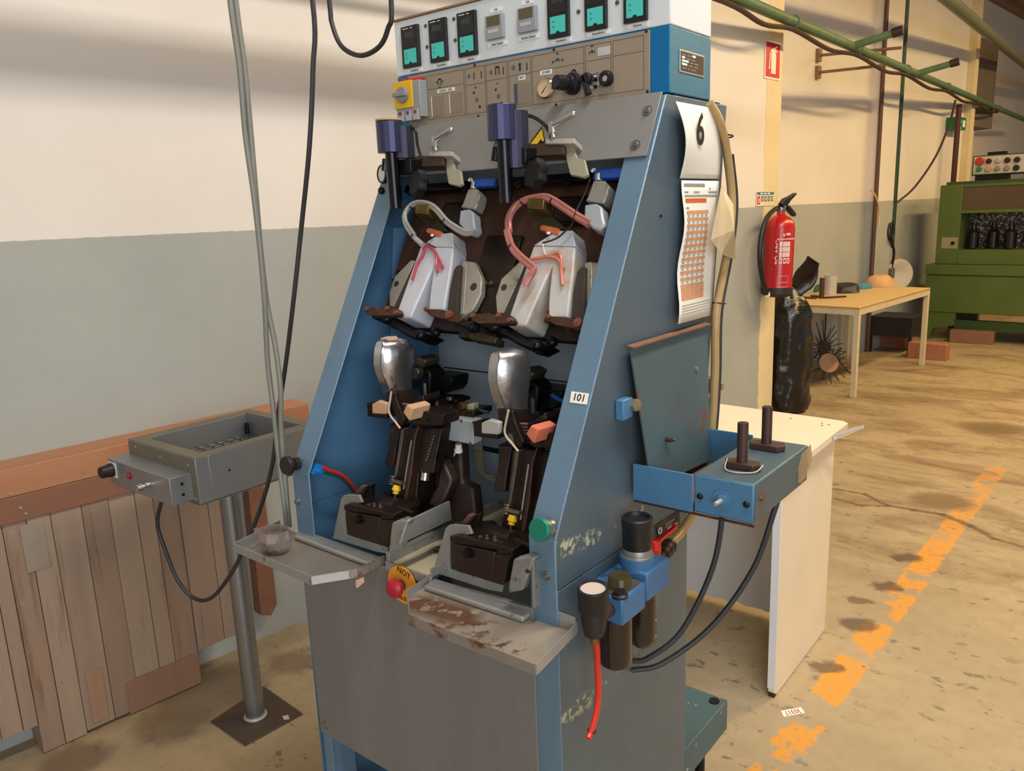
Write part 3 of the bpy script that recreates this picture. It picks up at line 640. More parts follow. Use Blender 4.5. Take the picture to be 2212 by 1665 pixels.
    # --- clamp lever with block and pale bracket
    cbk = pr('clamp_carrier', pI, z1, [(640, 590), (742, 570), (1055, 575), (1055, 695), (742, 715), (640, 650)], dn*.02, M('brown_carrier', (78, 62, 50), .5, .4, var=.15), off=(.032,))
    pr('carrier_plate', pI, z1, [(872, 515), (1168, 512), (1168, 575), (872, 575)], dn*.03, M('chalky_plate', (176, 166, 156), .6, .2, var=.1, vs=24), cbk, off=(.036,))
    pr('pale_bracket', pI, z1, [(1080, 590), (1168, 585), (1200, 740), (1275, 760), (1300, 930), (1250, 960), (1120, 930), (1095, 780)], dn*.008, M('pale_bracket_metal', (166, 160, 138), .5, .3, var=.12, vs=14), cbk, off=(.020,))
    lv = B(); lp = lambda x, y, q=.036: pI(*z1(x, y), q)+D
    lv.cyl(lp(957, 520), lp(955, 470), .0055, n=12); lv.cyl(lp(955, 475), lp(950, 400), .0085, .0075, n=14); lv.cyl(lp(950, 405), lp(940, 345), .0075, .006, n=14)
    lv.cyl(lp(945, 385), lp(1150, 245, .05), .0052, .0062, n=12); lv.ell(lp(1155, 240, .05), .0066, .0066, .0066)
    put('clamp_lever', lv, M('silver_lever', (196, 194, 190), .3, .85, var=.05), mach)
    # --- black star knob
    kc = pI(*(z1(735, 930) if v == 0 else (1157, 376)), .06); ka = V((-.35, -1, .25)).normalized(); u, w, d = basis(ka)
    ring = lambda h, s: [kc+ka*h+(u*math.cos(2*math.pi*i/42)+w*math.sin(2*math.pi*i/42))*s*(.027+.0028*math.cos(7*2*math.pi*i/42)) for i in range(42)]
    put('star_knob', B().loft([ring(-.010, .93), ring(-.008, 1), ring(.006, 1), ring(.009, .93), ring(.0095, .8)]), M('bakelite', (14, 13, 14), .6, var=.1, spec=.3), mach)
    # ---------------- lower half
    if v: D = D+V((-.006, 0, 0))
    # silver last
    X0 = -1.225+dx
    prof = [  # z, y front, y back, half width, front strip half width
        (1.068, 1.134, 1.186, .022, .008), (1.09, 1.130, 1.177, .024, .009), (1.12, 1.116, 1.168, .026, .010), (1.145, 1.103, 1.166, .028, .010), (1.165, 1.094, 1.169, .031, .010), (1.19, 1.086, 1.175, .034, .010), (1.205, 1.083, 1.178, .035, .010),
        (1.225, 1.086, 1.178, .034, .010), (1.240, 1.090, 1.172, .031, .010), (1.249, 1.094, 1.162, .025, .009), (1.2535, 1.102, 1.148, .015, .006), (1.255, 1.113, 1.135, .005, .003)]
    rings = []
    for z, y0, y1, hw, fs in prof:
        r = []; cy = (y0+y1)/2+.01
        r += [(X0-fs, y0, z), (X0+fs, y0, z)]
        for i in range(1, 22):
            a = -math.pi/2+math.pi*i/22
            yy = cy+(y1-cy)*math.sin(a) if a > 0 else cy+(cy-y0)*math.sin(a)
            xx = hw*math.cos(a)
            if a < 0: xx = max(xx, fs)
            r.append((X0+xx, yy, z))
        r2 = []
        for (x, y, zz) in reversed(r[2:]): r2.append((2*X0-x, y, zz))
        rings.append([V(p) for p in r+r2])
    last = put('metal_last', B().loft(rings), polish if v == 0 else polish2, mach, smooth=50)
    if v == 0: put('leather_scrap', B().prism([V((-1.236, 1.108, 1.2535)), V((-1.212, 1.110, 1.2525)), V((-1.206, 1.130, 1.2525)), V((-1.222, 1.140, 1.2545)), V((-1.238, 1.128, 1.2545))], (.0, 0, .0025)), M('pale_leather', (206, 172, 148), .8), last)
    # neck holder
    nk = B(); nk.prism([pY(*z5(*p), 1.10)+D for p in ((335, 935), (420, 930), (480, 980), (560, 1150), (700, 1100), (850, 980), (870, 1060), (830, 1120), (700, 1330), (600, 1330), (360, 1130))], (0, .05, 0))
    put('last_holder', nk, darkst, mach, bev=.002)
    b = B()
    for i in range(4):
        p = pY(*z5(545, 1115+i*38), 1.085)+D; b.cyl(p+V((-.012, 0, 0)), p+V((.016, .01, 0)), .0028, n=8)
    put('spring_coils', b, M('coil_steel', (150, 118, 106), .3, .8), mach)
    wr = B().tube([pY(*z5(*p), 1.07)+D for p in ((418, 935), (400, 1060), (385, 1190), (410, 1270), (465, 1340), (540, 1440))], .0022, 6); put('earth_wire', wr, M('beige_wire', (206, 186, 160), .6), mach)
    fl_ = put('front_lever', B().prism([pY(*z5(*p), 1.075)+D for p in ((425, 960), (465, 950), (500, 1080), (600, 1330), (560, 1420), (490, 1330))], (.0, .012, 0)), darkst, mach, bev=.002)
    # felt pads left and right
    fm = tan if v == 0 else terra; fm2 = tan if v == 0 else greyfelt
    pb = pr('pad_arm', pY, z5, [(78, 1095), (150, 1090), (340, 1250), (350, 1310), (90, 1275)], (0, .03, 0), darkst, off=(1.10,))
    pr('felt_pad', pY, z5, [(145, 1105), (235, 1058), (345, 1095), (340, 1250), (150, 1240)], (0, .012, 0), fm2, pb, off=(1.085,), bev=.003)
    pb = pr('pad_arm', pY, z5, [(690, 1205), (790, 1195), (1135, 1258), (1120, 1405), (720, 1392), (655, 1345)], (0, .05, 0), darkst, off=(1.075,))
    b = B(); q = [pY(*z5(*p), 1.045)+D for p in ((572, 1222), (628, 1108), (708, 1162), (664, 1345))]
    b.prism(q, (.008, .045, .0)); put('felt_pad', b, fm, pb, bev=.003)
    for px in ((785, 1300), (935, 1325)):
        c = pY(*z5(*px), 1.075)+D; put('socket_bolt', B().lathe(c, (0, -1, 0), [(0, .005), (.002, .0045), (.002, .0025), (.0005, .002)], 10), blackst, pb)
    # leaning column: body, cheeks, bright rails
    col = pr('column_body', pL, z7, [(860, 20), (1250, 25), (1140, 600), (1090, 610), (1060, 985), (700, 985), (770, 690), (790, 560)], (0, .06, -.02), darkst, off=(.012,), bev=.002)
    pr('cheek_plate', pL, z7, [(720, -30), (865, -20), (800, 300), (775, 515), (690, 510), (652, 482), (700, 300), (718, 150)], (0, .03, 0), darkst, off=(.02,), bev=.002)
    pr('cheek_plate', pL, z7, [(1250, 20), (1395, 20), (1330, 320), (1280, 612), (1135, 605), (1150, 400), (1190, 250)], (0, .03, 0), darkst, off=(.0,), bev=.002)
    for a in ([(1040, 100), (1085, -10), (1100, -10), (1050, 150), (1000, 600), (935, 970), (895, 970), (960, 600)],):
        pr('guide_rail', pL, z7, a, (0, .03, 0), M('brown_rail', (74, 48, 38), .35, .6, var=.15), off=(-.004,))
    pr('guide_rail', pL, z7, [(868, 45), (908, 45), (800, 690), (768, 690)], (0, .03, 0), M('worn_rail', (104, 88, 78), .35, .8, var=.2, vs=30), off=(-.002,))
    put('chrome_rod', B().cyl(pL(*z7(1005, 185), -.004)+D, pL(*z7(905, 810), -.004)+D, .0022, n=8), M('rod_chrome', (190, 182, 176), .2, .9), col)
    put('return_cylinder', B().cyl(pL(*z7(1190, 560), .02)+D, pL(*z7(1172, 700), .02)+D, .0095, n=18), M('rod_chrome', (190, 182, 176), .2, .9), mach)
    b = B()
    for i in range(9):
        p = pL(*z7(1300-i*12, 130+i*38), -.001)+D; b.cyl(p, p+V((0, -.002, 0)), .002, n=8)
    put('scale_marks', b, M('pale_marks', (150, 128, 110), .5, .5), col)
    # big casting behind the column
    if v == 0: pr('back_casting', pL, z7, [(1250, 0), (1390, -200), (1600, -180), (1640, 500), (1650, 740), (1784, 800), (1830, 1200), (1050, 1300), (1060, 980), (1300, 800)], (0, .03, 0), M('brown_casting', (58, 46, 40), .45, .5, var=.2, vs=8, bump=.2, bs=120), off=(.06,), bev=.006)
    if v == 0: pr('casting_rib', pL, z7, [(1380, 420), (1520, 720), (1400, 1010), (1350, 1100), (1200, 1000), (1330, 760)], (0, .03, 0), M('brown_casting', (58, 46, 40)), off=(.03,), bev=.006)
    # yellow grease cap with collar
    gp = pL(*z7(800, 870), -.012)+D; ga = V((.0, .34, .94)).normalized()
    put('grease_cap', B().lathe(gp, ga, [(0, .0065), (.006, .0065), (.007, .0095), (.009, .0095), (.018, .0072), (.018, 0)], 16), yel, mach)
    b = B(); b.cyl(gp-ga*.02, gp, .0022, n=8); b.obox(gp+ga*.025+V((.003, 0, 0)), (.028, .014, .006), (1, 0, 0), (0, .94, -.34)); put('cap_collar', b, M('dull_collar', (120, 106, 92), .4, .7), mach)
    b = B()
    for i in range(4): b.torus(gp+ga*(.018+i*.005)+V((-.016, 0, 0)), ga, .006, .0014, 12, 5)
    put('pressure_spring', b, M('coil_steel', (150, 118, 106), .3, .8), mach)
    # pivot head: base block, lid strip, bolts, shaft, ear
    if v: D = D+V((-.008, 0, 0))
    yb = .985
    bb = pr('base_block', pY, z7, [(145, 1085), (600, 1175), (595, 1300), (590, 1530), (230, 1420), (170, 1350)], (0, .07, 0), M('base_brown', (60, 46, 36), .4, .5, var=.2, vs=10, bump=.2, bs=120), off=(yb,), bev=.003)
    pr('block_cheek', pY, z7, [(600, 1200), (770, 1205), (735, 1290), (700, 1550), (590, 1530)], (0, .06, 0), M('base_brown', (60, 46, 36)), bb, off=(yb+.001,), bev=.003)
    pr('lid_strip', pY, z7, [(132, 1020), (220, 1000), (600, 1090), (770, 1140), (765, 1200), (605, 1200), (610, 1150), (140, 1085)], (0, .075, 0), darkst, bb, off=(yb-.004,), bev=.002)
    c = pY(*z7(345, 1195), yb)+D
    put('index_pin', B().lathe(c+V((0, .002, 0)), (0, -1, 0), [(0, .010), (.006, .010), (.006, .007), (.014, .007), (.015, 0)], 16), blackst, bb)
    for px, r in (((258, 995), .0042), ((345, 1010), .003), ((460, 1025), .0042), ((605, 1020), .003), ((675, 1105), .005), ((525, 1010), .003)):
        c = pY(*z7(*px), yb+.01)+D; put('hex_bolt', B().lathe(c-V((0, 0, .006)), (0, 0, 1), [(0, r*1.4), (.004, r*1.4), (.0045, r), (.010, r), (.0105, 0)], 8), M('bolt_tan', (140, 112, 98), .35, .8), bb)
    b = B(); p0, p1 = pY(*z7(640, 1010), 1.03)+D, pY(*z7(830, 1045), 1.02)+D; p2 = pY(*z7(1045, 1130), 1.015)+D
    b.cyl(p0, p1, .0155, n=16); b.cyl(p1, p2, .0062, n=12); put('pivot_shaft', b, darkst, mach)
    pr('rear_ear', pY, z7, [(450, 900), (560, 890), (620, 960), (700, 930), (1000, 985), (1000, 1090), (760, 1080), (470, 1030)], (0, .03, 0), darkst, off=(1.05,), bev=.003)
    er = pr('stop_ear', pY, z7, [(380, 800), (482, 755), (460, 965), (385, 985), (325, 920)], (0, .015, 0), darkst, off=(1.03,), bev=.002)
    pr('stop_pad', pY, z7, [(275, 880), (345, 765), (390, 780), (318, 910)], (0, .014, 0), M('brown_pad', (96, 66, 56), .6), er, off=(1.015,), bev=.002)
    # galvanised U bracket
    U = [(-10, 1440), (30, 1330), (100, 930), (130, 892), (185, 880), (330, 890), (380, 985), (150, 1010), (150, 1100), (160, 1395), (690, 1560), (735, 1290), (745, 1240), (880, 1195), (960, 1222), (890, 1500), (800, 1640), (600, 1640)]
    ub = pr('galvanised_bracket', pY, z7, [(-10, 1440), (100, 930), (130, 892), (185, 880), (330, 890), (370, 985), (150, 1010), (160, 1395), (700, 1560), (690, 1640), (560, 1620)], (0, .006, 0), galv, off=(.992,), bev=.001)
    pr('bracket_arm', pY, z7, [(700, 1640), (745, 1245), (880, 1195), (955, 1222), (850, 1600)], (0, .02, 0), galv, ub, off=(.962,), bev=.004)
    c = pY(*z7(893, 1372), .962)+D; put('bracket_hole', B().cyl(c+V((0, -.0006, 0)), c+V((0, .003, 0)), .004, n=12), M('dark_bore', (58, 46, 34)), ub)
    xa = (pY(*z7(950, 1225), .965)+D).x
    sidep = [pX(*z7(*p), xa) for p in ((955, 1222), (1500, 965), (1525, 1205), (860, 1520))]
    if v == 0: put('bracket_side', B().prism(sidep, (-.006, 0, 0)), galv, ub, bev=.001)
    else:
        c0 = pY(*z7(950, 1225), .965)+D
        put('bracket_side', B().prism([V((xa, .965, c0.z)), V((xa, 1.05, c0.z+.01)), V((xa, 1.05, c0.z-.09)), V((xa, .965, c0.z-.09))], (-.006, 0, 0)), galv, ub, bev=.001)
    # toe clamp unit behind the last (black castings)
    tc = pr('clamp_motor', pY, z5, [(955, 690), (1245, 735), (1252, 770), (1238, 890), (1190, 955), (925, 965)], (0, .06, 0), blackst, off=(1.25,), bev=.004)
    pr('clamp_casting', pY, z5, [(675, 600), (780, 590), (870, 600), (960, 690), (930, 1000), (1050, 1030), (1060, 1120), (900, 1120), (810, 960), (790, 900), (690, 890), (670, 770)], (0, .05, 0), blackst, tc, off=(1.225,), bev=.005)
    pr('clamp_jaw', pY, z5, [(680, 500), (700, 470), (800, 458), (890, 510), (850, 612), (745, 570), (690, 570)], (0, .05, 0), M('jaw_steel', (96, 88, 74), .35, .7, var=.2), tc, off=(1.215,), bev=.004)
    pr('clamp_jaw', pY, z5, [(690, 610), (770, 600), (795, 680), (765, 775), (690, 770)], (0, .02, 0), M('jaw_steel', (96, 88, 74)), tc, off=(1.205,), bev=.003)
    pr('clamp_slide', pY, z5, [(920, 1020), (1180, 1030), (1310, 1050), (1315, 1105), (1240, 1110), (1210, 1190), (1100, 1190), (920, 1120)], (0, .05, 0), blackst, tc, off=(1.21,), bev=.004)
    for px, r, h in (((890, 1000), .004, .03), ((1040, 1130), .005, .022), ((1225, 1045), .007, .006)):
        c = pY(*z5(*px), 1.205)+D; put('bright_pin', B().cyl(c, c+V((0, 0, h)), r, n=10), steel, tc)
    pr('slide_base', pY, z5, [(720, 1170), (860, 1120), (1200, 1180), (1560, 1200), (1560, 1290), (1130, 1270), (760, 1200)], (0, .06, 0), darkst, off=(1.16,), bev=.003)
station(0.0, 0)
station(0.31, 1)
z4_ = fr(1020, 480, 5.947)
tw = put('thermocouple_wire', B().tube([pI(*p, -.012) for p in (z4_(905, 265), z4_(1000, 240), z4_(1110, 190), z4_(1200, 110), z4_(1290, 20))]+[pI(*p, .0) for p in ((1243, 460), (1262, 420), (1275, 385))], .0018, 6), black, mach)
put('thermocouple_tip', B().tube([pI(*p, -.018) for p in (z4_(905, 265), z4_(915, 320), z4_(930, 385), z4_(945, 410))], .0012, 6), paper, tw)
put('thermocouple_wire', B().tube([pI(*p, -.010) for p in ((941, 535), (920, 524), (905, 515), (914, 500), (920, 490), (932, 487))], .0016, 6), black, mach)
# shared dark carriage plates behind both moulds
def slab(name, x0, x1, t0, t1, q, d, mat, bev=.002): return put(name, B().prism([inc(x0, t0, q), inc(x1, t0, q), inc(x1, t1, q), inc(x0, t1, q)], INN*-d), mat, mach, bev=bev)
browncar = M('brown_carriage', (88, 58, 44), .5, .3, var=.2, vs=7, bump=.2, bs=120, spots=[((120, 72, 50), 9, .55, .15), ((26, 22, 22), 14, .6, .1)])
slab('carriage_plate', XL+.05, XR-.045, .40, .70, -.075, .02, browncar)
slab('hinge_lug', -1.26, -1.17, .60, .665, -.065, .02, darkst, .008)
slab('hinge_lug', -.95, -.85, .60, .665, -.065, .02, darkst, .008)
slab('carriage_beam', XL+.06, XR-.05, .455, .50, -.068, .025, darkst)
slab('carriage_beam', XL+.06, XR-.05, .37, .41, -.095, .02, darkst)
slab('centre_column', -1.105, -1.01, .35, .58, -.066, .025, darkst)
slab('top_rail', XL+.05, XR-.045, .676, .694, -.03, .02, blackst)
for x in (-1.13, -.83): slab('blue_strip', x, x+.06, .664, .684, -.008, .012, M('cobalt', (24, 70, 150), .4))
for x, t in ((-1.17, .672), (-1.02, .672), (-.90, .672)): put('cap_screw', B().lathe(inc(x, t, -.03), INN, [(0, .008), (.006, .0075), (.006, .004), (.003, .0035)], 14), blackst, mach)
for x, t in ((-1.34, .47), (-1.065, .47), (-1.05, .47), (-1.04, .40), (-1.03, .40), (-.80, .47), (-1.30, .42)): put('cap_screw', B().lathe(inc(x, t, -.06), INN, [(-.03, .005), (.003, .0045), (.003, .002)], 10), M('jaw_steel', (96, 88, 74)), mach)
# blue bent duct inside the left wall and its bright edge
put('inner_fold', B().prism([(XL+.006, 1.25, .9), (XL+.045, 1.33, .9), (XL+.045, 1.40, 1.48), (XL+.006, 1.32, 1.48)], (0, .02, 0)), bluein, mach, bev=.006)
# warning triangle and small tag on the cross plate
zt = fr(1040, 220, 5.55)
wt = put('warning_triangle', B().prism([pI(*zt(*p), .009) for p in ((725, 292), (765, 478), (400, 700), (395, 690))][:2]+[pI(*zt(520, 650), .009), pI(*zt(500, 600), .009)], INN*-.0006), M('warning_black', (24, 22, 20), .5), mach)
put('triangle_field', B().prism([pI(*zt(*p), .0095) for p in ((722, 325), (750, 470), (690, 478), (535, 645), (522, 640), (525, 590))], INN*-.0006), yel, wt)
put('triangle_hand', B().prism([pI(*zt(*p), .010) for p in ((690, 478), (712, 445), (728, 470), (722, 480))], INN*-.0006), ink, wt)
# hinged wire hook and pinkish tag left of the right post
put('wire_hook', B().tube([pI(*zt(*p), .02) for p in ((170, 480), (150, 560), (135, 610), (165, 640), (220, 625))], .0014, 6, 4), M('dark_wire', (60, 44, 38), .4, .6), mach)
# pressure gauge at far left of the left post
gp = pI(*fr(780, 240, 5.947)(225, 815), .03)
gg = put('side_gauge', B().lathe(gp+V((.012, .02, 0)), V((-.25, -1, .05)), [(0, .020), (.018, .0215), (.020, .020), (.020, .017), (.017, .0165)], 24), black, mach)
put('gauge_dial', B().cyl(gp+V((.012, .02, 0)), gp+V((.012, .02, 0))+V((-.25, -1, .05)).normalized()*.018, .0166, n=24), white, gg)
put('gauge_fitting', B().cyl(gp+V((.04, .02, 0)), gp+V((.085, .035, 0)), .008, n=12), steel, gg)
put('thumb_screw', B().ell(pI(*fr(780, 240, 5.947)(262, 1022), .03), .0085, .008, .0085), blackst, mach)
# junction box, its lead and pneumatic fitting between the stations
zj = fr(780, 700, 6.404)
jb = put('junction_box', B().prism([pY(*zj(*p), 1.14) for p in ((1240, 1292), (1578, 1345), (1545, 1672), (1198, 1610))], (.0, .03, .0)), M('junction_grey', (166, 170, 174), .5, 0, var=.04), mach, bev=.003)
for p in ((1388, 1338), (1558, 1360), (1345, 1630), (1515, 1645)): put('box_screw', B().cyl(pY(*zj(*p), 1.139), pY(*zj(*p), 1.142), .003, n=10), ink, jb)
g0 = pY(*fr(720, 920, 5.947)(1610, 235), 1.15)
put('cable_gland', B().lathe(g0, (-.1, 0, -1), [(0, .007), (.01, .007), (.010, .009), (.017, .009), (.019, .005), (.02, 0)], 10), white, jb)
zz7 = fr(720, 920, 5.947)
put('gland_lead', B().tube([pY(*zz7(*p), 1.15) for p in ((1570, 330), (1530, 440), (1470, 480), (1425, 410), (1420, 200), (1395, 40))], .0022, 6), M('beige_wire', (206, 186, 160), .6), jb)
fit = B(); f0, f1 = pY(*zj(1370, 1130), 1.16), pY(*zj(1490, 1140), 1.18); fit.cyl(f0, f1, .007, n=14); fit.cyl(f0, f0.lerp(f1, .25), .0085, n=14); fit.cyl(f0.lerp(f1, .5), f0.lerp(f1, .7), .0085, n=14)
fo = put('pneumatic_fitting', fit, brass, mach)
put('fitting_block', B().prism([pY(*zj(*p), 1.17) for p in ((1470, 1105), (1545, 1110), (1540, 1250), (1440, 1240))], (0, .02, 0)), M('tan_block', (170, 160, 130), .5), fo, bev=.002)
put('green_hose', B().tube([pY(*zj(*p), 1.18) for p in ((1550, 1160), (1640, 1190), (1760, 1220))], .0035, 8), M('dark_green_hose', (20, 74, 62), .4), fo)
# grey back panel with seams, cable loom and black post behind
lm = B()
for i in range(5): lm.tube([(-.955+i*.008, 1.44, 1.40), (-.953+i*.008, 1.442, 1.2), (-.955+i*.008, 1.44, 1.02)], .003, 6, 2)
lo = put('cable_loom', lm, M('loom_grey', (124, 122, 112), .5), mach)
put('loom_tie', B().box(-.962, -.916, 1.434, 1.446, 1.205, 1.209), white, lo)
put('panel_seam', B().box(XL+.02, XR-.02, 1.4538, 1.4552, 1.118, 1.121), black, mach)
put('black_post', B().box(-1.08, -1.045, 1.36, 1.40, .70, 1.10), blackst, mach)
put('cross_rod', B().cyl((-1.20, 1.37, .955), (-.85, 1.37, .955), .006, n=10), blackst, mach)
hz = fr(940, 960, 5.203)
b = B()
for d in (0, .008, -.008): b.tube([pY(*hz(*p), 1.33)+V((d, 0, -d*.5)) for p in ((480, -120), (490, 80), (500, 230), (540, 340), (650, 390), (700, 390))], .004, 8)
ho = put('hose_run', b, M('milky_hose', (156, 146, 120), .35, var=.08), mach)
put('hose_tie', B().torus(pY(*hz(495, 75), 1.33), (0, 0, 1), .012, .002, 14, 6), M('tan_tie', (170, 150, 100), .5), ho)
# blue air line at the right edge
put('blue_air_line', B().tube([pY(*fr(1000, 720, 5.946)(*p), 1.25) for p in ((1140, 790), (1200, 830), (1340, 900), (1420, 930))], .0045, 8), M('air_blue', (20, 100, 190), .4), mach)
# red and green air lines at the left flange with push button
rz = fr(600, 940, 6.936)
pb = put('push_button', B().lathe(pY(*rz(300, 420), .985), (-.0, -1, .10), [(0, .014), (.012, .014), (.013, .010), (.02, .010), (.021, .020), (.028, .021), (.033, .019), (.034, 0)], 20), M('button_black', (34, 30, 30), .5), mach)
vb = B(); vb.prism([pX(*rz(*p), XL+.03) for p in ((400, 540), (470, 480), (520, 400), (580, 430), (570, 500), (440, 570))], (.02, 0, 0)); vb.cyl(pX(*rz(530, 520), XL+.045), pX(*rz(680, 550), XL+.05), .006, n=10)
put('valve_body', vb, M('valve_blue', (30, 120, 200), .4), pb)
put('valve_knob', B().ell(pX(*rz(482, 360), XL+.03), .010, .010, .012), black, pb)
put('red_air_line', B().tube([pX(*rz(*p), XL+.06) for p in ((680, 470), (760, 520), (940, 580), (1060, 680), (1170, 830))], .0036, 8), M('red_line', (214, 44, 44), .4), mach)
put('green_air_line', B().tube([pX(*rz(*p), XL+.06) for p in ((700, 555), (850, 600), (980, 660), (1090, 790), (1130, 850))], .0032, 8), M('dark_green_hose', (20, 74, 62), .4), mach)
# ---------------------------------------------------------------- trays, buttons, air unit, side box
tray_m = M('dusty_tray_steel', (150, 142, 130), .5, .45, var=.10, vs=14, bump=.2, bs=300, spots=[((116, 104, 90), 22, .60, .1), ((78, 62, 50), 70, .70, .03)])
traystain = M('oiled_tray_floor', (164, 152, 136), .5, .3, var=.06, vs=20, bump=.15, bs=300, spots=[((70, 56, 46), 75, .69, .03)],
              segs=[((.10, -.29, .82), (.19, -.28, .82), .018, .03, (112, 80, 58), 34, .40), ((.19, -.31, .82), (.25, -.29, .82), .010, .025, (104, 74, 54), 40, .48), ((.27, -.32, .82), (.33, -.31, .82), .006, .02, (96, 80, 66), 60, .52)])
rim = M('tray_rim', (166, 164, 160), .45, .5, var=.08, vs=20, spots=[((120, 70, 44), 30, .62, .06)])
rimrust = M('tray_rim_rusty', (150, 140, 130), .5, .4, var=.1, vs=20, spots=[((112, 66, 42), 16, .52, .08)])
def tray(outline, walls, name, fm, lip):
    t = put(name, B().prism([(x, y, .818) for x, y in outline], (0, 0, .0015)), fm, mach)
    n = len(outline); c = sum((V((x, y, 0)) for x, y in outline), V((0, 0, 0)))/n
    for i in walls:
        a, b_ = V((*outline[i], 0)), V((*outline[(i+1) % n], 0)); d = (b_-a).normalized(); nr = V((d.y, -d.x, 0))
        if nr.dot(c-a) > 0: nr = -nr
        bb = B().prism([a+V((0, 0, .8175)), b_+V((0, 0, .8175)), b_+V((0, 0, .836)), a+V((0, 0, .836))], nr*.002)
        put('tray_rim', bb, rimrust if i in (1, 2) else rim, t)
    put('folded_lip', B().prism([(x, y, .820) for x, y in lip], (0, 0, .011)), rim, t, bev=.004)
    put('tray_bracket', B().prism([(c.x-.01, .978, .81), (c.x-.01, .93, .81), (c.x-.01, .978, .755)], (.005, 0, 0)), rim, t)
    return t
tl = tray([(-1.464, .856), (-1.195, .850), (-1.145, .922), (-1.147, .995), (-1.489, .991)], (0, 1, 2, 4), 'drip_tray', tray_m, [(-1.40, .962), (-1.152, .958), (-1.150, .995), (-1.42, .995)])
tr = tray([(-1.003, .985), (-.996, .913), (-.925, .850), (-.659, .851), (-.677, .989)], (0, 1, 2, 3), 'drip_tray', traystain, [(-.992, .950), (-.765, .958), (-.765, .996), (-.998, .985)])
put('back_upstand', B().box(-.764, -.677, .985, .987, .82, .846), rim, tr)
for i, p in enumerate([(-1.17, .885), (-1.15, .915)]): pass
put('tape_patch', B().prism([(-1.1920, .8485, .8185), (-1.152, .9065, .8185), (-1.152, .9065, .8355), (-1.1920, .8485, .8355)], V((.04, -.03, 0)).normalized()*.0006), M('white_tape', (182, 180, 176), .6, var=.08, vs=60), tl)
put('tape_patch', B().prism([(-1.147, .917, .796), (-1.1455, .935, .802), (-1.1455, .935, .812), (-1.147, .917, .812)], (.003, 0, 0)), M('pink_tape', (206, 164, 146), .6), tl)
# chute between the two brackets
ch = put('chute_floor', B().box(-1.110, -.992, .972, 1.33, .834, .836), M('cream_chute', (190, 180, 146), .6, .1, var=.06, vs=20, spots=[((84, 76, 66), 60, .71, .03)], segs=[((.0, -.12, .836), (.06, -.11, .836), .018, .02, (86, 72, 62), 50, .42)]), mach)
for a in ((-1.116, -1.106, .972, 1.33, .832, .858), (-.995, -.992, .972, 1.05, .832, .856)): put('chute_wall', B().box(*a), galv, ch, bev=.001)
put('chute_front', B().box(-1.116, -.992, .969, .973, .822, .840), galv, ch, bev=.001)
# emergency stop
es = put('emergency_stop_disc', B().cyl((-1.066, .966, .806), (-1.066, .9635, .806), .0385, n=36), M('orange_disc', (232, 148, 34), .5, var=.03), mach)
text('lettering', 'NOT', (-1.058, .9630, .833), (1, 0, -.28), (.28, 0, 1), .017, ink, es)
text('lettering', 'AUS', (-1.066, .9630, .7775), (1, 0, 0), (0, 0, 1), .012, ink, es)
put('button_stem', B().cyl((-1.066, .978, .806), (-1.066, .966, .806), .012, n=12), black, es)
put('button_neck', B().cyl((-1.066, .9635, .806), (-1.060, .942, .810), .011, n=18), M('neck_brown', (76, 62, 52), .5), es)
put('mushroom_head', B().lathe((-1.060, .943, .810), V((.1, -1, .12)), [(0, .012), (.002, .0185), (.008, .0185), (.013, .014), (.0155, .007), (.016, 0)], 26), M('button_red', (170, 26, 50), .4, var=.04), es)
# green start button
gb = put('start_button', B().lathe((-.722, .981, .995), V((0, -1, .22)), [(0, .0145), (.010, .0145), (.011, .013), (.018, .013), (.019, .0195), (.0285, .0195), (.030, .018), (.030, 0)], 30), [M('button_green', (18, 116, 92), .4, var=.03)], mach)
put('button_collar', B().lathe((-.722, .981, .995), V((0, -1, .22)), [(0, .0165), (.009, .0165), (.0095, .0155), (.013, .0155), (.013, .014)], 26), steel, gb)
# number label 101
lc_ = [pI(*p, .0032) for p in ((1234.6, 845), (1272.5, 850), (1268, 874), (1231, 869))]
nl = put('number_label', B().prism(lc_, INN*.0006), paper, mach)
text('lettering', '101', sum(lc_, V((0, 0, 0)))/4+INN*.0009, (lc_[1]-lc_[0]), (lc_[0]-lc_[3]), .0175, M('maroon_ink', (70, 24, 24), .5), nl, bold=.0002)
# bolts on posts
for p, X in (((1180, 1243.5), 0), ((643, 1083), 1)):
    c = pY(*p, .981); put('post_bolt', B().lathe(c, (0, -1, 0), [(0, .0085), (.0018, .008), (.002, .005), (.006, .0045), (.0065, 0)], 16), steel, mach)
put('side_pocket', B().box(XL-.022, XL-.002, 1.0, 1.05, .80, .935), black, mach, bev=.004)
# ---- filter regulator unit on the right side
fru = put('regulator_body', B().box(-.692, -.628, 1.055, 1.135, .812, .862), M('unit_blue', (60, 106, 148), .45, 0, var=.08, vs=14, spots=[((26, 54, 84), 30, .66, .05)]), mach, bev=.004)
bm_ = MATS['unit_blue']
put('regulator_module', B().box(-.692, -.626, 1.137, 1.222, .822, .876), bm_, fru, bev=.004)
put('module_neck', B().cyl((-.662, 1.165, .87), (-.662, 1.165, .893), .032, n=24), bm_, fru)
put('mounting_plate', B().box(-.7095, -.692, 1.06, 1.22, .82, .86), bm_, fru)
bowl = M('smoked_bowl', (36, 26, 22), .18, 0, var=.15, vs=10, coat=.3)
for y, z0, z1, r in ((1.083, .713, .814, .030), (1.178, .708, .824, .026)):
    put('bowl', B().lathe((-.660, y, z0), (0, 0, 1), [(0, .001), (.002, r*.6), (.010, r*.92), (.020, r), (z1-z0, r)], 26), bowl, fru)
    for z in (z0+.022, z0+.055): put('level_mark', B().cyl((-.6355 if r > .028 else -.637, y-.008, z), (-.632 if r > .028 else -.635, y+.006, z+.002), .0012, n=6), white, fru)
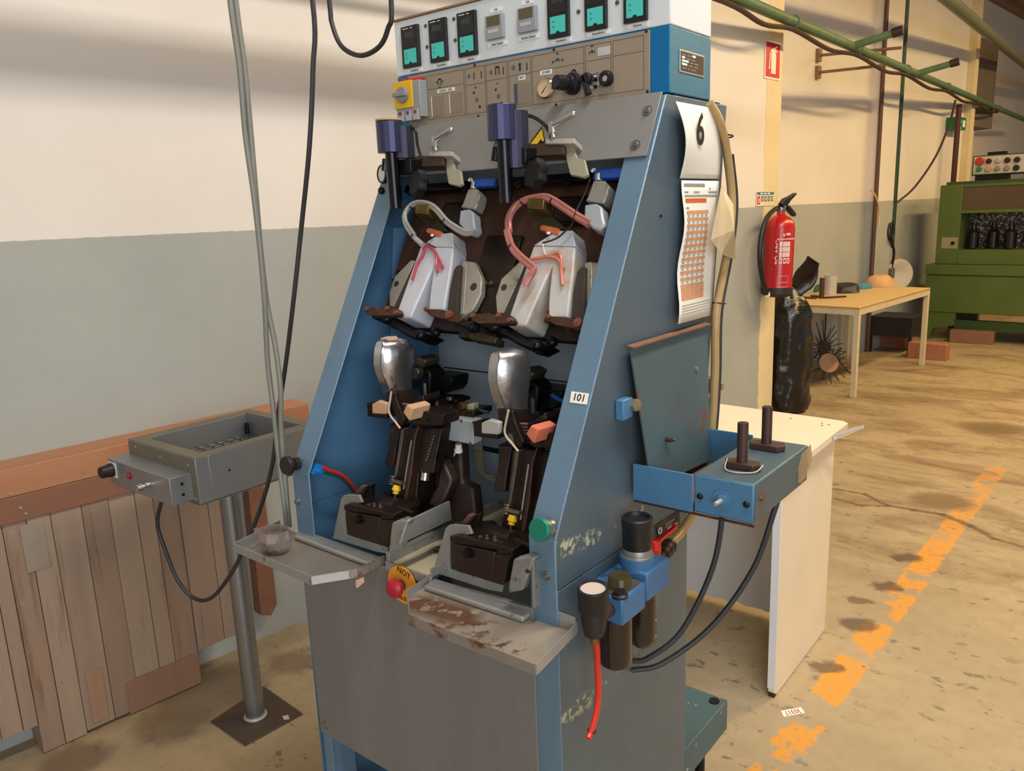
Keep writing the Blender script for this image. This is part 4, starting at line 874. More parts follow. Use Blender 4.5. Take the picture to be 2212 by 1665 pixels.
put('setting_knob', B().lathe((-.662, 1.165, .908), (0, 0, 1), [(0, .026), (.004, .0265), (.040, .027), (.044, .028), (.056, .028), (.058, .026), (.058, .022), (.052, .020), (.052, 0)], 28), M('knob_black', (24, 22, 21), .45, var=.1), fru)
put('scale_ring', B().lathe((-.662, 1.165, .890), (0, 0, 1), [(0, .0295), (.005, .0295), (.006, .0265), (.018, .026), (.020, .025)], 26), M('ring_grey', (150, 148, 142), .4, .6), fru)
put('knurled_ring', B().lathe((-.662, 1.165, .882), (0, 0, 1), [(0, .031), (.008, .031), (.009, .028)], 28), blackst, fru)
put('sight_dome', B().lathe((-.655, 1.092, .858), (0, 0, 1), [(0, .0215), (.024, .020), (.028, .017), (.029, 0)], 22), M('smoked_dome', (110, 96, 62), .1, trans=.6, alpha=.8), fru)
put('dome_cap', B().lathe((-.640, 1.066, .860), (0, 0, 1), [(0, .014), (.004, .014), (.006, .010), (.010, .010), (.011, 0)], 18), black, fru)
put('dome_plate', B().box(-.685, -.634, 1.06, 1.13, .858, .864), M('olive_plate', (84, 76, 58), .5), fru)
gk = put('gauge_cup', B().lathe((-.655, 1.008, .858), (0.05, -.1, 1), [(0, .022), (.002, .0255), (.040, .026), (.042, .0245), (.042, .0215), (.036, .0210)], 28), M('knob_black', (24, 22, 21)), mach)
put('gauge_face', B().cyl((-.655, 1.008, .858), (-.653, 1.004, .8955), .0212, n=28), M('gauge_face_cream', (214, 196, 184), .5), gk)
put('gauge_elbow', B().lathe((-.655, 1.008, .812), (0, 0, 1), [(0, .016), (.012, .019), (.030, .021), (.048, .020)], 20), M('elbow_black', (40, 32, 30), .5, var=.2), gk)
put('gauge_nipple', B().cyl((-.655, 1.02, .838), (-.655, 1.06, .838), .013, n=14), M('rust_brown', (84, 58, 48), .5, .4), gk)
put('hose_collar', B().lathe((-.656, 1.010, .796), (0, 0, 1), [(0, .0068), (.013, .0075), (.016, .0075)], 12), brass, gk)
zr = fr(1100, 1060, 2.752)
rh = [V((-.656, 1.010, .80))]+[pX(*zr(*p), -.664) for p in ((518, 900), (525, 1050), (530, 1200), (515, 1330), (488, 1430), (468, 1470))]
put('red_hose', B().tube(rh, .0056, 10), M('red_hose_gloss', (214, 50, 34), .35, var=.04), gk)
ha = pX(*zr(490, 1425), -.664); put('hose_wire_tie', B().torus(ha, (0.1, -.2, .9), .0065, .0014, 12, 6), black, gk)
# ball valve with red lever
bv = put('ball_valve', B().lathe((-.664, 1.235, .842), (0, 0, 1), [(0, .012), (.020, .013), (.030, .009), (.034, .009)], 14), steel, mach)
b = B().lathe((-.664, 1.235, .872), (0, 0, 1), [(0, .0115), (.022, .0105), (.024, .008), (.024, 0)], 14); b.prism([(-.668, 1.240, .886), (-.660, 1.236, .886), (-.654, 1.302, .896), (-.662, 1.304, .896)], (0, 0, .006)); b.ell((-.658, 1.304, .899), .006, .006, .005)
put('red_lever', b, M('lever_red', (216, 36, 30), .35), bv)
b = B().cyl((-.664, 1.235, .848), (-.672, 1.275, .846), .010, n=12); b.cyl((-.668, 1.255, .847), (-.672, 1.272, .846), .014, n=6); put('brass_union', b, brass, bv)
b = B(); 
for i in range(5): b.cyl(V((-.672, 1.277, .846)).lerp(V((-.682, 1.330, .846)), i/5), V((-.672, 1.277, .846)).lerp(V((-.682, 1.330, .846)), (i+.7)/5), .0155-.001*(i % 2), n=14)
b.cyl((-.672, 1.275, .846), (-.682, 1.332, .846), .013, n=14); put('hose_coupling', b, M('coupling_brown', (60, 48, 42), .45, .4), bv)
# plate under the side box
pp = [pX(*p, -.7085) for p in ((1417, 1134), (1467, 1104), (1467, 1139), (1421, 1168))]
dp = put('data_plate', B().prism(pp, (.0012, 0, 0)), M('plate_brown_dark', (66, 46, 40), .5, var=.1), mach)
c0 = pX(1426, 1146, -.7068); put('plate_logo', B().torus(c0, (1, 0, 0), .006, .0012, 16, 5), paper, dp)
for i, (u0, u1, v) in enumerate(((.35, .75, .25), (.35, .62, .42), (.45, .9, .58), (.5, .92, .75), (.2, .4, .8))):
    a = pp[0].lerp(pp[1], u0).lerp(pp[3].lerp(pp[2], u0), v); e = pp[0].lerp(pp[1], u1).lerp(pp[3].lerp(pp[2], u1), v)
    put('plate_print_line', B().prism([a, e, e-V((0, 0, .0022)), a-V((0, 0, .0022))], (.0018, 0, 0)), M('plate_print', (150, 140, 124)) if i < 2 else paper, dp)
# ---- blue switch box on the side, open trough with raised lid
sbx = M('switch_box_blue', (80, 130, 168), .4, .15, var=.08, vs=8, bump=.3, bs=400, spots=[((104, 62, 42), 26, .68, .05), ((40, 66, 90), 60, .72, .03)])
sbx2 = M('switch_box_teal', (76, 96, 102), .45, .15, var=.1, vs=8, bump=.3, bs=400, spots=[((112, 70, 48), 12, .60, .1), ((190, 190, 180), 60, .75, .02)])
x0, x1, y0, y1, z0, z1 = -.700, -.470, 1.217, 1.487, .973, 1.045; xm = -.580
sb = put('switch_box', B().box(xm, x1, y0+.001, y1-.001, z0+.001, z1), [sbx2, sbx], mach, bev=.004)
for p in sb.data.polygons:
    if p.normal.y < -.5: p.material_index = 1
put('trough_front', B().box(x0, xm-.001, y0, y0+.003, z0, z1-.002), sbx, sb, bev=.001)
put('trough_back', B().box(x0, xm, y1-.003, y1, z0, z1+.004), sbx, sb, bev=.001)
put('trough_floor', B().box(x0, xm, y0+.003, y1-.003, z0, z0+.003), M('rust_floor', (120, 78, 54), .7, .1, var=.2, vs=18), sb)
put('rust_edge', B().box(x0+.002, x1+.001, y0-.0008, y0+.004, z0-.003, z0), M('rusty_link', (84, 56, 46)), sb)
lid = put('trough_lid', B().prism([(-.668, 1.226, 1.000), (-.700, 1.205, 1.262), (-.700, 1.520, 1.262), (-.668, 1.475, .985)], (.003, 0, .0005)), sbx2, mach)
put('lid_rust_edge', B().prism([(-.703, 1.203, 1.2615), (-.688, 1.200, 1.2600), (-.688, 1.518, 1.2600), (-.703, 1.522, 1.2615)], (0, 0, .003)), M('rust_edge_brown', (126, 88, 66), .7, .2, var=.25, vs=30), lid)
put('lid_clip', B().box(-.709, -.692, 1.172, 1.205, 1.135, 1.172), sbx, lid, bev=.002)
put('clip_nut', B().lathe((-.688, 1.205, 1.158), (1, -.3, 0), [(-.008, .011), (0, .012), (.007, .011), (.008, 0)], 6), M('nut_tan', (168, 154, 124), .4, .7), lid)
b = B().cyl(pX(1440, 948, -.672), pX(1440, 948, -.672)+V((.012, -.004, 0)), .0045, n=6); b.cyl(pX(1440, 948, -.672), pX(1458, 951, -.660), .003, n=8); put('lid_screw', b, M('rust_brown', (84, 58, 48)), lid)
put('lid_nut', B().lathe(pX(1501, 797, -.690), (1, 0, 0), [(-.01, .006), (.006, .0055), (.007, 0)], 8), M('nut_tan', (168, 154, 124)), lid)
rustp = M('rusty_post', (84, 62, 54), .5, .5, var=.15, vs=30, bump=.3, bs=200, spots=[((128, 88, 66), 30, .64, .06)])
for i, (x, y, w) in enumerate(((-.522, 1.290, .034), (-.528, 1.420, .036))):
    p = put('lever_post', B().cyl((x, y, z1+.012), (x, y, z1+.083), .0095, n=20), rustp, mach)
    hexp = [(x+w*dx_, y+w*.62*dy_, z1+.001) for dx_, dy_ in ((-1, .3), (-.7, -.7), (.75, -.75), (1, .0), (.8, .75), (-.5, .8))]
    put('post_base', B().prism(hexp, (0, 0, .011)), rustp, p, bev=.001)
    put('post_bore', B().cyl((x, y, z1+.0825), (x, y, z1+.0836), .005, n=14), M('dark_bore', (58, 46, 34)), p)
    if i == 0:
        put('loose_wire', B().tube([(x-.020, y-.018, z1+.020), (x-.018, y-.030, z1+.004), (x+.005, y-.036, z1+.003), (x+.032, y-.020, z1+.004), (x+.036, y+.004, z1+.010)], .0012, 6), M('beige_wire', (206, 186, 160)), p)
for px, r in (((1512, 1072), .005), ((1612, 1090), .005)):
    put('box_screw', B().lathe(pY(*px, y0), (0, -1, 0), [(0, r*1.2), (.002, r), (.004, r*.5), (.004, 0)], 12), blackst, sb)
tg = pY(1560, 1079, y0)
put('toggle_ring', B().lathe(tg, (0, -1, 0), [(0, .018), (.001, .018), (.0012, .010), (.004, .0095), (.005, .006)], 22), sbx, sb)
put('toggle', B().cyl(tg+V((0, 0, 0)), tg+V((-.004, -.020, -.003)), .0045, .004, n=12), M('toggle_white', (206, 196, 180), .3, .4), sb)
put('side_screw', B().lathe((x1, 1.245, 1.012), (1, 0, 0), [(0, .004), (.003, .003), (.0035, 0)], 8), M('rust_brown', (84, 58, 48)), sb)
put('cardboard_patch', B().prism([(x1, y, z) for y, z in ((1.43, .985), (1.45, .980), (1.478, .985), (1.486, 1.03), (1.470, 1.040), (1.445, 1.035), (1.428, 1.01))], (.0012, 0, 0)), M('cardboard', (150, 126, 92), .8, var=.1, vs=20), sb)
put('foil_scrap', B().prism([(x1+.001, y, z) for y, z in ((1.470, 1.042), (1.490, 1.044), (1.505, 1.010), (1.485, .995), (1.478, 1.010))], (.001, .002, 0)), M('foil', (210, 200, 186), .15, .8), sb)
# black cables from the switch box into the machine side
for pts in (((-.585, 1.35, .972), (-.583, 1.352, .93), (-.592, 1.33, .82), (-.63, 1.28, .70), (-.68, 1.24, .645), (-.7085, 1.225, .635)), ((-.50, 1.43, .972), (-.51, 1.42, .92), (-.535, 1.39, .81), (-.59, 1.33, .70), (-.66, 1.26, .63), (-.7085, 1.225, .615))):
    put('switch_box_cable', B().tube(pts, .0055, 10), M('dusty_black_cable', (52, 52, 54), .5, var=.1, vs=40), mach)
# braided air hose and cable up the rear edge, tied twice
braid = M('braided_hose', (176, 146, 96), .4, var=.12, vs=60, stretch=(1, 1, .3))
hp = [V((-.684, 1.335, .846)), V((-.69, 1.40, .850)), V((-.69, 1.47, .89)), V((-.69, 1.525, 1.0)), V((-.69, 1.545, 1.14)), V((-.69, 1.548, 1.28)), V((-.69, 1.596, 1.40)), V((-.69, 1.616, 1.50)), V((-.69, 1.588, 1.60)), V((-.69, 1.55, 1.66)), V((-.70, 1.522, 1.695))]
hs = put('air_hose', B().tube(hp, .0088, 12), braid, mach)
put('air_hose_cable', B().tube([p+V((.0, .022, 0)) for p in hp[2:9]], .0055, 8), M('dusty_black_cable', (52, 52, 54)), hs)
for z, y in ((1.30, 1.554), (1.635, 1.574)): put('hose_tie', B().torus((-.69, y+.006, z), (0, .15, 1), .014, .0016, 16, 6), black, hs)
put('rear_manifold', B().box(-.80, -.715, 1.575, 1.60, 1.10, 1.135), brass, mach, bev=.003)
put('manifold_knob', B().ell((-.715, 1.585, 1.075), .014, .014, .014), black, mach)
put('manifold_outlet', B().cyl((-.715, 1.588, 1.115), (-.690, 1.588, 1.115), .007, n=12), M('chrome', (200, 200, 200)), mach)
put('side_bolt', B().lathe(pX(1427, 466, XR), (1, 0, 0), [(0, .003), (.002, .0028), (.0025, 0)], 10), blackst, mach)
# ---- hanging papers
lam = M('laminate_white', (238, 234, 222), .3, var=.02)
def sheet(name, c, bow, lab, cat, mat=lam):
    """c: TL TR BR BL in (y,z); bow(u,v) = outward distance in x"""
    f = lambda u, v, o=0.0: V((XR+.006+bow(u, v)+o, (c[0][0]*(1-u)+c[1][0]*u)*(1-v)+(c[3][0]*(1-u)+c[2][0]*u)*v, (c[0][1]*(1-u)+c[1][1]*u)*(1-v)+(c[3][1]*(1-u)+c[2][1]*u)*v))
    n, m = 10, 14; b = B(); b.add([f(i/n, j/m) for j in range(m+1) for i in range(n+1)], [(j*(n+1)+i, j*(n+1)+i+1, (j+1)*(n+1)+i+1, (j+1)*(n+1)+i) for j in range(m) for i in range(n)])
    o = put(name, b, mat, None, label=lab, cat=cat, solid=.0008, smooth=60)
    return o, f
s6, f6 = sheet('laminated_number_sheet', ((1.380, 1.687), (1.552, 1.687), (1.573, 1.552), (1.398, 1.552)), lambda u, v: .004+.010*math.sin(math.pi*v)*(1-u)**1.5+.012*math.sin(math.pi*v)*.5, 'curled white laminated sheet with a black number 6 on the blue machine side', 'sign')
text('lettering', '6', f6(.40, .36, .004), (0, 1, 0), (0, 0, 1), .080, ink, s6, sx=.85, bold=.0016)
ch_, fc = sheet('laminated_chart', ((1.407, 1.548), (1.575, 1.548), (1.546, 1.276), (1.379, 1.280)), lambda u, v: .003+.010*math.sin(math.pi*v*1.6)**2*(1-u)+.006*v*(1-v), 'tall laminated white chart with orange table rows hanging below the number sheet', 'chart')
orow = M('chart_orange', (224, 140, 84), .4, var=.03); tgrey = M('chart_grey', (150, 146, 132), .4); tred = M('chart_red', (206, 92, 44), .4)
def patch(u0, u1, v0, v1, m, nm='printed_cell', o=.0009):
    put(nm, B().add([fc(u0, v0, o), fc(u1, v0, o), fc(u1, v1, o), fc(u0, v1, o)], [(0, 1, 2, 3)]), m, ch_, smooth=0)
patch(.05, .6, .02, .045, tgrey, 'header_bar'); patch(.05, .95, .10, .115, tgrey, 'header_line'); patch(.06, .64, .125, .155, tred, 'title_bar')
for u0, u1, v in ((.06, .16, .075), (.3, .45, .075), (.7, .95, .075), (.06, .14, .185), (.72, .76, .05)): patch(u0, u1, v, v+.012, tgrey, 'printed_word')
for r in range(27):
    v = .21+r*.0235
    patch(.06, .70, v, v+.0028, tgrey, 'row_line')
    if r % 2 == 0 or r > 22:
        for k in range(5): patch(.065+k*.128, .065+k*.128+.115, v+.004, v+.020, orow)
    else:
        for k in range(5): patch(.09+k*.128, .09+k*.128+.06, v+.008, v+.016, tgrey, 'printed_word')
for v in (.875, .895, .915, .935): patch(.06, .95, v, v+.005, tgrey, 'foot_line')
pf = B(); q = [V((XR+.016, 1.572, 1.54)), V((XR+.03, 1.60, 1.50)), V((XR+.034, 1.612, 1.385)), V((XR+.05, 1.50, 1.405)), V((XR+.045, 1.462, 1.435))]
ce = V((XR+.055, 1.55, 1.45)); pf.add(q+[ce], [(0, 1, 5), (1, 2, 5), (2, 3, 5), (3, 4, 5), (4, 0, 5)])
put('torn_plastic_sleeve', pf, M('yellowed_plastic', (200, 180, 142), .3, alpha=.6, var=.05), None, label='torn yellowed clear plastic sleeve flapping over the laminated chart', cat='plastic sleeve', solid=.0006, smooth=0)
# ---- dusty clear cup left on the left tray
dc = M('dusty_clear_plastic', (164, 148, 138), .55, alpha=.55, var=.2, vs=30, spots=[((120, 96, 84), 14, .52, .1)])
cup = root('dusty_plastic_cup', (-1.385, .905, .82), 'dusty clear plastic faceted cup lying on the left tray of the machine', 'cup')
def oct_(r, z, ox=0, oy=0, n=8): return [V((-1.385+ox+r*math.cos(2*math.pi*(i+.5)/n), .905+oy+r*.85*math.sin(2*math.pi*(i+.5)/n), z)) for i in range(n)]
put('cup_body', B().loft([oct_(.030, .8225), oct_(.036, .832), oct_(.040, .850), oct_(.036, .868), oct_(.034, .868), oct_(.037, .850), oct_(.033, .834), oct_(.026, .8245)]), dc, cup, smooth=0)
put('cup_flap', B().prism([(-1.352, .905, .868), (-1.345, .885, .872), (-1.343, .895, .838), (-1.350, .91, .838)], (.001, .001, 0)), dc, cup)
put('cup_flap', B().prism([(-1.425, .895, .866), (-1.422, .880, .870), (-1.420, .884, .842), (-1.426, .90, .842)], (-.001, .001, 0)), dc, cup)
put('cup_rib', B().prism([(-1.41, .876, .850), (-1.36, .876, .848), (-1.358, .876, .836), (-1.412, .876, .838)], (0, -.0012, 0)), dc, cup)
# ---------------------------------------------------------------- left side: panelling, pedestal heater, cables
wood = []
for i, c in enumerate(((150, 127, 108), (144, 120, 101), (155, 133, 113), (139, 115, 97), (148, 122, 102))):
    m = M('pine_plank_%d' % i, c, .6, var=.12, vs=4, stretch=(3, 3, .22), bump=.25, bs=60, spots=[((76, 52, 38), 48, .69, .02), ((104, 72, 52), 12, .70, .06), ((120, 90, 68), 5, .58, .12, (4, 4, .3)), ((170, 160, 146), 7, .64, .12)]); wood.append(m)
newwood = M('planed_pine', (176, 122, 88), .55, var=.10, vs=3, stretch=(3, .25, 3), bump=.2, bs=60, spots=[((110, 74, 50), 40, .74, .02)])
darkwood = M('dark_rail_wood', (134, 92, 70), .6, var=.12, vs=3, stretch=(3, .25, 3), bump=.2, bs=60, spots=[((80, 54, 40), 30, .73, .03)])
wp = root('wood_panelling', (-2.5, .6, 0), 'worn vertical pine planks under two horizontal rails along the grey left wall', 'panelling', wall=True)
ss = [-.30, -.235, -.165, -.10, -.035, .03, .10, .165, .235, .300, .362, .417, .455, .515, .575, .657, .732, .808, .860, .935, 1.028, 1.069]
for i in range(len(ss)-1):
    s0, s1 = ss[i], ss[i+1]
    zb = .004
    if s1 < .46: zb = .095
    if .45 < s0 < .5: zb = .003
    if s0 > .93: zb = .12
    if s0 > .57 and s0 < .7: zb = .012
    n1 = -2.457+random.uniform(-.004, .003)
    put('plank', B().box(-2.569, n1, s0+.0008, s1-.0008, zb, .716), wood[(i*3+i//4) % 5], wp, bev=.0015, smooth=0)
put('rail', B().box(-2.569, -2.448, -.30, 1.10, .7165, .7895), darkwood, wp, bev=.002)
ur = put('rail', B().box(-2.569, -2.452, -.30, 1.43, .790, .868), newwood, wp, bev=.002)
for s, z in ((.49, .80), (.505, .755), (.515, .735), (.68, .812), (.75, .802), (.90, .84)):
    put('rail_screw', B().cyl((-2.4525 if z > .79 else -2.4485, s, z), (-2.449 if z > .79 else -2.445, s, z), .004, n=10), M('pale_washer', (176, 170, 160), .4, .5), wp)
put('patch_board', B().box(-2.457, -2.452, .495, .555, .56, .70), M('greyed_patch', (150, 134, 118), .7, var=.1, vs=12), wp, bev=.001)
put('repair_board', B().box(-2.457, -2.451, .595, .640, .03, .20), M('repair_pine', (158, 122, 98), .6, var=.1, vs=4, stretch=(3, 3, .25)), wp, bev=.001)
put('end_board', B().box(-2.457, -2.452, .70, .93, -.0+.005, .115), M('reddish_board', (136, 102, 82), .6, var=.12, vs=5, stretch=(3, 3, .3)), wp, bev=.001)
put('wall_stud', B().prism([(-2.569, s, z) for s, z in ((1.205, .78), (1.262, .78), (1.262, .135), (1.235, .10), (1.195, .118))], (.05, 0, 0)), darkwood, wp, bev=.002)
# pedestal heater box
galvl = M('brushed_sheet', (150, 150, 150), .4, .6, var=.06, vs=5, bump=.15, bs=300, stretch=(1, 1, .3), spots=[((118, 112, 100), 24, .66, .06)])
galvt = M('stained_rim', (128, 120, 104), .5, .5, var=.12, vs=12, bump=.15, bs=300)
ped = root('pedestal_heater', (-2.0, 1.187, 0), 'grey sheet-metal heater trough on a round steel pedestal beside the wood panelling', 'heater')
x0, x1, y0, y1, z0, z1, w = -2.160, -1.818, .985, 1.372, .806, .930, .036
bx = B(); bx.box(x0, x1, y0, y0+w, z0, z1); bx.box(x0, x1, y1-w, y1, z0, z1); bx.box(x0, x0+w, y0+w, y1-w, z0, z1); bx.box(x1-w, x1, y0+w, y1-w, z0, z1); bx.box(x0, x1, y0, y1, z0-.002, z0+.004)
bo = put('trough_body', bx, galvl, ped, bev=.0012)
rmb = B(); rmb.box(x0, x1, y0, y0+w, z1, z1+.0012); rmb.box(x0, x1, y1-w, y1, z1, z1+.0012); rmb.box(x0, x0+w, y0+w, y1-w, z1, z1+.0012); rmb.box(x1-w, x1, y0+w, y1-w, z1, z1+.0012)
put('trough_rim', rmb, galvt, bo)
gr = B()
for i in range(9): gr.cyl((x0+w+.015+i*.03, y0+w, z0+.06), (x0+w+.015+i*.03, y1-w, z0+.06), .0016, n=6)
for i in range(11): gr.cyl((x0+w, y0+w+.015+i*.03, z0+.062), (x1-w, y0+w+.015+i*.03, z0+.062), .0016, n=6)
put('wire_grid', gr, M('grid_steel', (120, 118, 112), .4, .8), ped)
put('trough_floor', B().box(x0+w, x1-w, y0+w, y1-w, z0+.004, z0+.045), M('blue_grey_floor', (116, 122, 130), .5, .3), ped)
sp = B()
for i in range(6): sp.torus((x0+w+.012, y1-w-.012, z0+.066+i*.006), (0, 0, 1), .006, .0018, 10, 5)
put('corner_spring', sp, blackst, ped)
cbx = put('control_housing', B().box(-2.166, -1.842, .925, .984, .818, .890), galvl, ped, bev=.0015)
put('housing_flange', B().box(-2.158, -1.822, .983, .9855, .812, .925), galvt, ped)
for x, z in ((-2.12, .915), (-1.99, .908), (-1.85, .908), (-1.835, .82)): put('rivet', B().ell((x, .983, z), .0035, .002, .0035, 8, 5), steel, ped)
for z in (.868, .840): put('vent_hole', B().cyl((-1.8425, .956, z), (-1.8412, .956, z), .0042, n=12), black, cbx)
put('side_rivet', B().cyl((-1.8185, 1.075, .875), (-1.8165, 1.075, .875), .003, n=8), black, ped)
ks = put('selector_plate', B().box(-2.160, -2.118, .9215, .925, .842, .884), M('plate_white', (206, 204, 200), .4), ped, bev=.001)
kbb = B().lathe((-2.139, .9215, .863), V((0, -1, 0)), [(0, .019), (.010, .0185), (.014, .017), (.030, .016), (.033, .013), (.034, 0)], 20)
put('selector_knob', kbb, M('knob_black', (24, 22, 21)), ks)
put('pilot_lamp', B().lathe((-2.045, .925, .862), (0, -1, 0), [(0, .009), (.004, .009), (.005, .006), (.009, .005), (.010, 0)], 14), M('pilot_red', (150, 24, 40), .25), ped)
b = B().lathe((-1.945, .925, .858), V((.0, -1, -.1)), [(0, .008), (.012, .007), (.013, .005), (.02, .005), (.020, .0095), (.034, .0095), (.035, 0)], 14); put('toggle_knob', b, M('chrome', (200, 200, 200)), ped)
put('pedestal_pole', B().cyl((-2.025, 1.187, .004), (-2.025, 1.187, .806), .0285, n=32), M('pole_aluminium', (146, 146, 146), .35, .8, var=.05, vs=40), ped)
put('weld_ring', B().torus((-2.025, 1.187, .010), (0, 0, 1), .030, .006, 24, 6), M('weld_white', (176, 172, 164), .5, .3), ped)
put('base_plate', B().prism([(-2.12, 1.091, 0.0), (-1.93, 1.088, 0.0), (-1.915, 1.282, 0.0), (-2.146, 1.300, 0.0)], (0, 0, .005)), M('plate_steel_dark', (92, 80, 70), .6, .4, var=.15, vs=8), ped, bev=.001)
put('leaf', B().prism([(-1.955, 1.235, .0052), (-1.935, 1.228, .0052), (-1.925, 1.24, .0052), (-1.945, 1.25, .0052)], (0, 0, .001)), M('pale_leaf', (212, 190, 166), .8), None, label='small pale dry leaf lying on the pedestal base plate', cat='leaf')
# unseen overhead pipe, added to cast wall shadow bands and carry the hanging cables
shadow_pipe = put('added_shadow_pipe', B().cyl((-1.66, -1.5, 2.68), (-1.66, 4.0, 2.68), .05, n=16), M('pipe_grey', (150, 150, 146), .5, .3), None, wall=True, label='grey overhead pipe added unseen above the machine to cast wall shadow bands', cat='pipe')
# hanging cables
blk = M('hanging_black_cable', (46, 42, 44), .5, var=.1, vs=30); gry = M('grey_conduit', (126, 124, 114), .45, var=.08, vs=30)
pts = [V((-1.936, .950, .818)), pY(340, 1130, .945), pY(358, 1190, .95), pY(385, 1255, .96), pY(420, 1292, .98), pY(455, 1292, .99), pY(492, 1250, 1.0), pY(525, 1190, 1.02), pY(560, 1105, 1.04), pY(588, 1005, 1.05), pY(600, 900, 1.06), pY(618, 780, 1.07), pY(635, 640, 1.07), pY(650, 500, 1.08), pY(668, 320, 1.08), pY(676, 150, 1.09), pY(675, 0, 1.10), V((-1.42, 1.12, 2.3)), V((-1.56, 1.14, 2.62))]
put('black_power_cable', B().tube(pts, .0052, 10), blk, None, label='black power cable looping down from the heater box and up in front of the wall', cat='cable')
pA = [V((-1.60, 1.06, 2.62)), V((-1.53, 1.03, 2.25)), pY(497, 0, 1.02), pY(518, 150, 1.02), pY(530, 290, 1.02), pY(548, 420, 1.02), pY(562, 540, 1.02), pY(572, 660, 1.02), pY(578, 780, 1.02), pY(590, 880, 1.015), pY(603, 1000, 1.01), pY(612, 1070, 1.0), pY(620, 1138, .995)]
pB = [V((-1.58, 1.07, 2.62)), V((-1.51, 1.03, 2.25)), pY(509, 0, 1.03), pY(528, 140, 1.03), pY(541, 280, 1.03), pY(553, 420, 1.03), pY(563, 540, 1.03), pY(576, 650, 1.03), pY(595, 750, 1.03), pY(606, 840, 1.025), pY(607, 920, 1.02), pY(613, 1000, 1.015), pY(618, 1060, 1.008), pY(625, 1138, 1.0)]
put('grey_conduit_cable', B().tube(pA, .0058, 10), gry, None, label='left of two grey hanging cables ending on the left tray', cat='cable')
put('grey_conduit_cable', B().tube(pB, .0058, 10), gry, None, label='right of two grey hanging cables twisting behind its neighbour', cat='cable')
put('black_cable_loop', B().tube([V((-1.45, 1.2, 2.62)), V((-1.435, 1.2, 2.2)), pY(711, 0, 1.2), pY(717, 50, 1.2), pY(738, 100, 1.2), pY(778, 120, 1.2), pY(818, 102, 1.2), pY(838, 62, 1.2), pY(845, 0, 1.2), V((-1.24, 1.2, 2.2)), V((-1.40, 1.21, 2.62))], .0052, 10), blk, None, label='black cable hanging in a round loop at the top edge left of the control box', cat='cable')
# ---------------------------------------------------------------- right side: desk, extinguisher, bag, table, green machine
lamin = M('worn_white_laminate', (234, 216, 186), .45, var=.04, vs=4, spots=[((150, 124, 92), 45, .75, .02)])
laminw = M('modesty_white', (222, 222, 226), .5, var=.03)
edgeb = M('chipboard_edge', (120, 92, 62), .8, var=.2, vs=60)
dk = root('white_desk', (-1.35, 2.45, 0), 'old white laminate desk with solid end panel standing behind the machine', 'desk')
put('desk_top', B().prism([(-1.95, 2.19, .738), (-.735, 2.17, .738), (-.738, 2.735, .738), (-.760, 2.757, .738), (-1.95, 2.815, .738)], (0, 0, .022)), lamin, dk, bev=.001)
put('end_panel', B().prism([(-.785, 2.19, .018), (-.785, 2.21, .004), (-.785, 2.68, .004), (-.785, 2.69, .737), (-.785, 2.20, .737)], (.02, .0, 0)), lamin, dk, bev=.001)
put('panel_edge_band', B().box(-.787, -.764, 2.1875, 2.1905, .03, .735), laminw, dk)
put('broken_corner', B().box(-.784, -.766, 2.192, 2.205, .0, .028), M('dark_chipboard', (58, 42, 32), .9), dk)
put('end_panel', B().box(-1.93, -1.91, 2.21, 2.72, .004, .737), lamin, dk)
mp = [(-1.909, .03)]+[(-1.909+i*.0225, .03+random.uniform(-.008, .01)) for i in range(50)]+[(-.787, .03), (-.787, .737), (-1.909, .737)]
put('modesty_panel', B().prism([(x, 2.655, z) for x, z in mp], (0, .016, 0)), laminw, dk)
put('peeling_edge_strip', B().prism([(-.733, 2.56, .742), (-.720, 2.66, .742), (-.690, 2.745, .746), (-.690, 2.745, .757), (-.722, 2.66, .758), (-.735, 2.56, .759)], (.0012, 0, 0)), M('edge_strip', (206, 196, 180), .5), dk)
for x, y in ((-.80, 2.66), (-.785, 2.68), (-.81, 2.69), (-.92, 2.70), (-.96, 2.60)): put('screw_hole', B().cyl((x, y, .7598), (x, y, .7606), .004, n=8), M('dark_bore', (58, 46, 34)), dk)
# paper slip on the floor
q = [pZ(*fr(1560, 860, 2.069)(*p), .0) for p in ((262, 1398), (352, 1382), (370, 1408), (275, 1425))]
sl = put('paper_slip', B().prism([p+V((0, 0, .0005)) for p in q], (0, 0, .001)), paper, None, label='small white paper slip with red handwritten number on the floor', cat='paper')
xd = q[0]-q[1]
text('lettering', '30317', sum(q, V((0, 0, 0)))/4+V((0, 0, .0019)), xd, q[2]-q[1], .028, M('red_marker', (170, 50, 36), .6), sl, sx=.75)
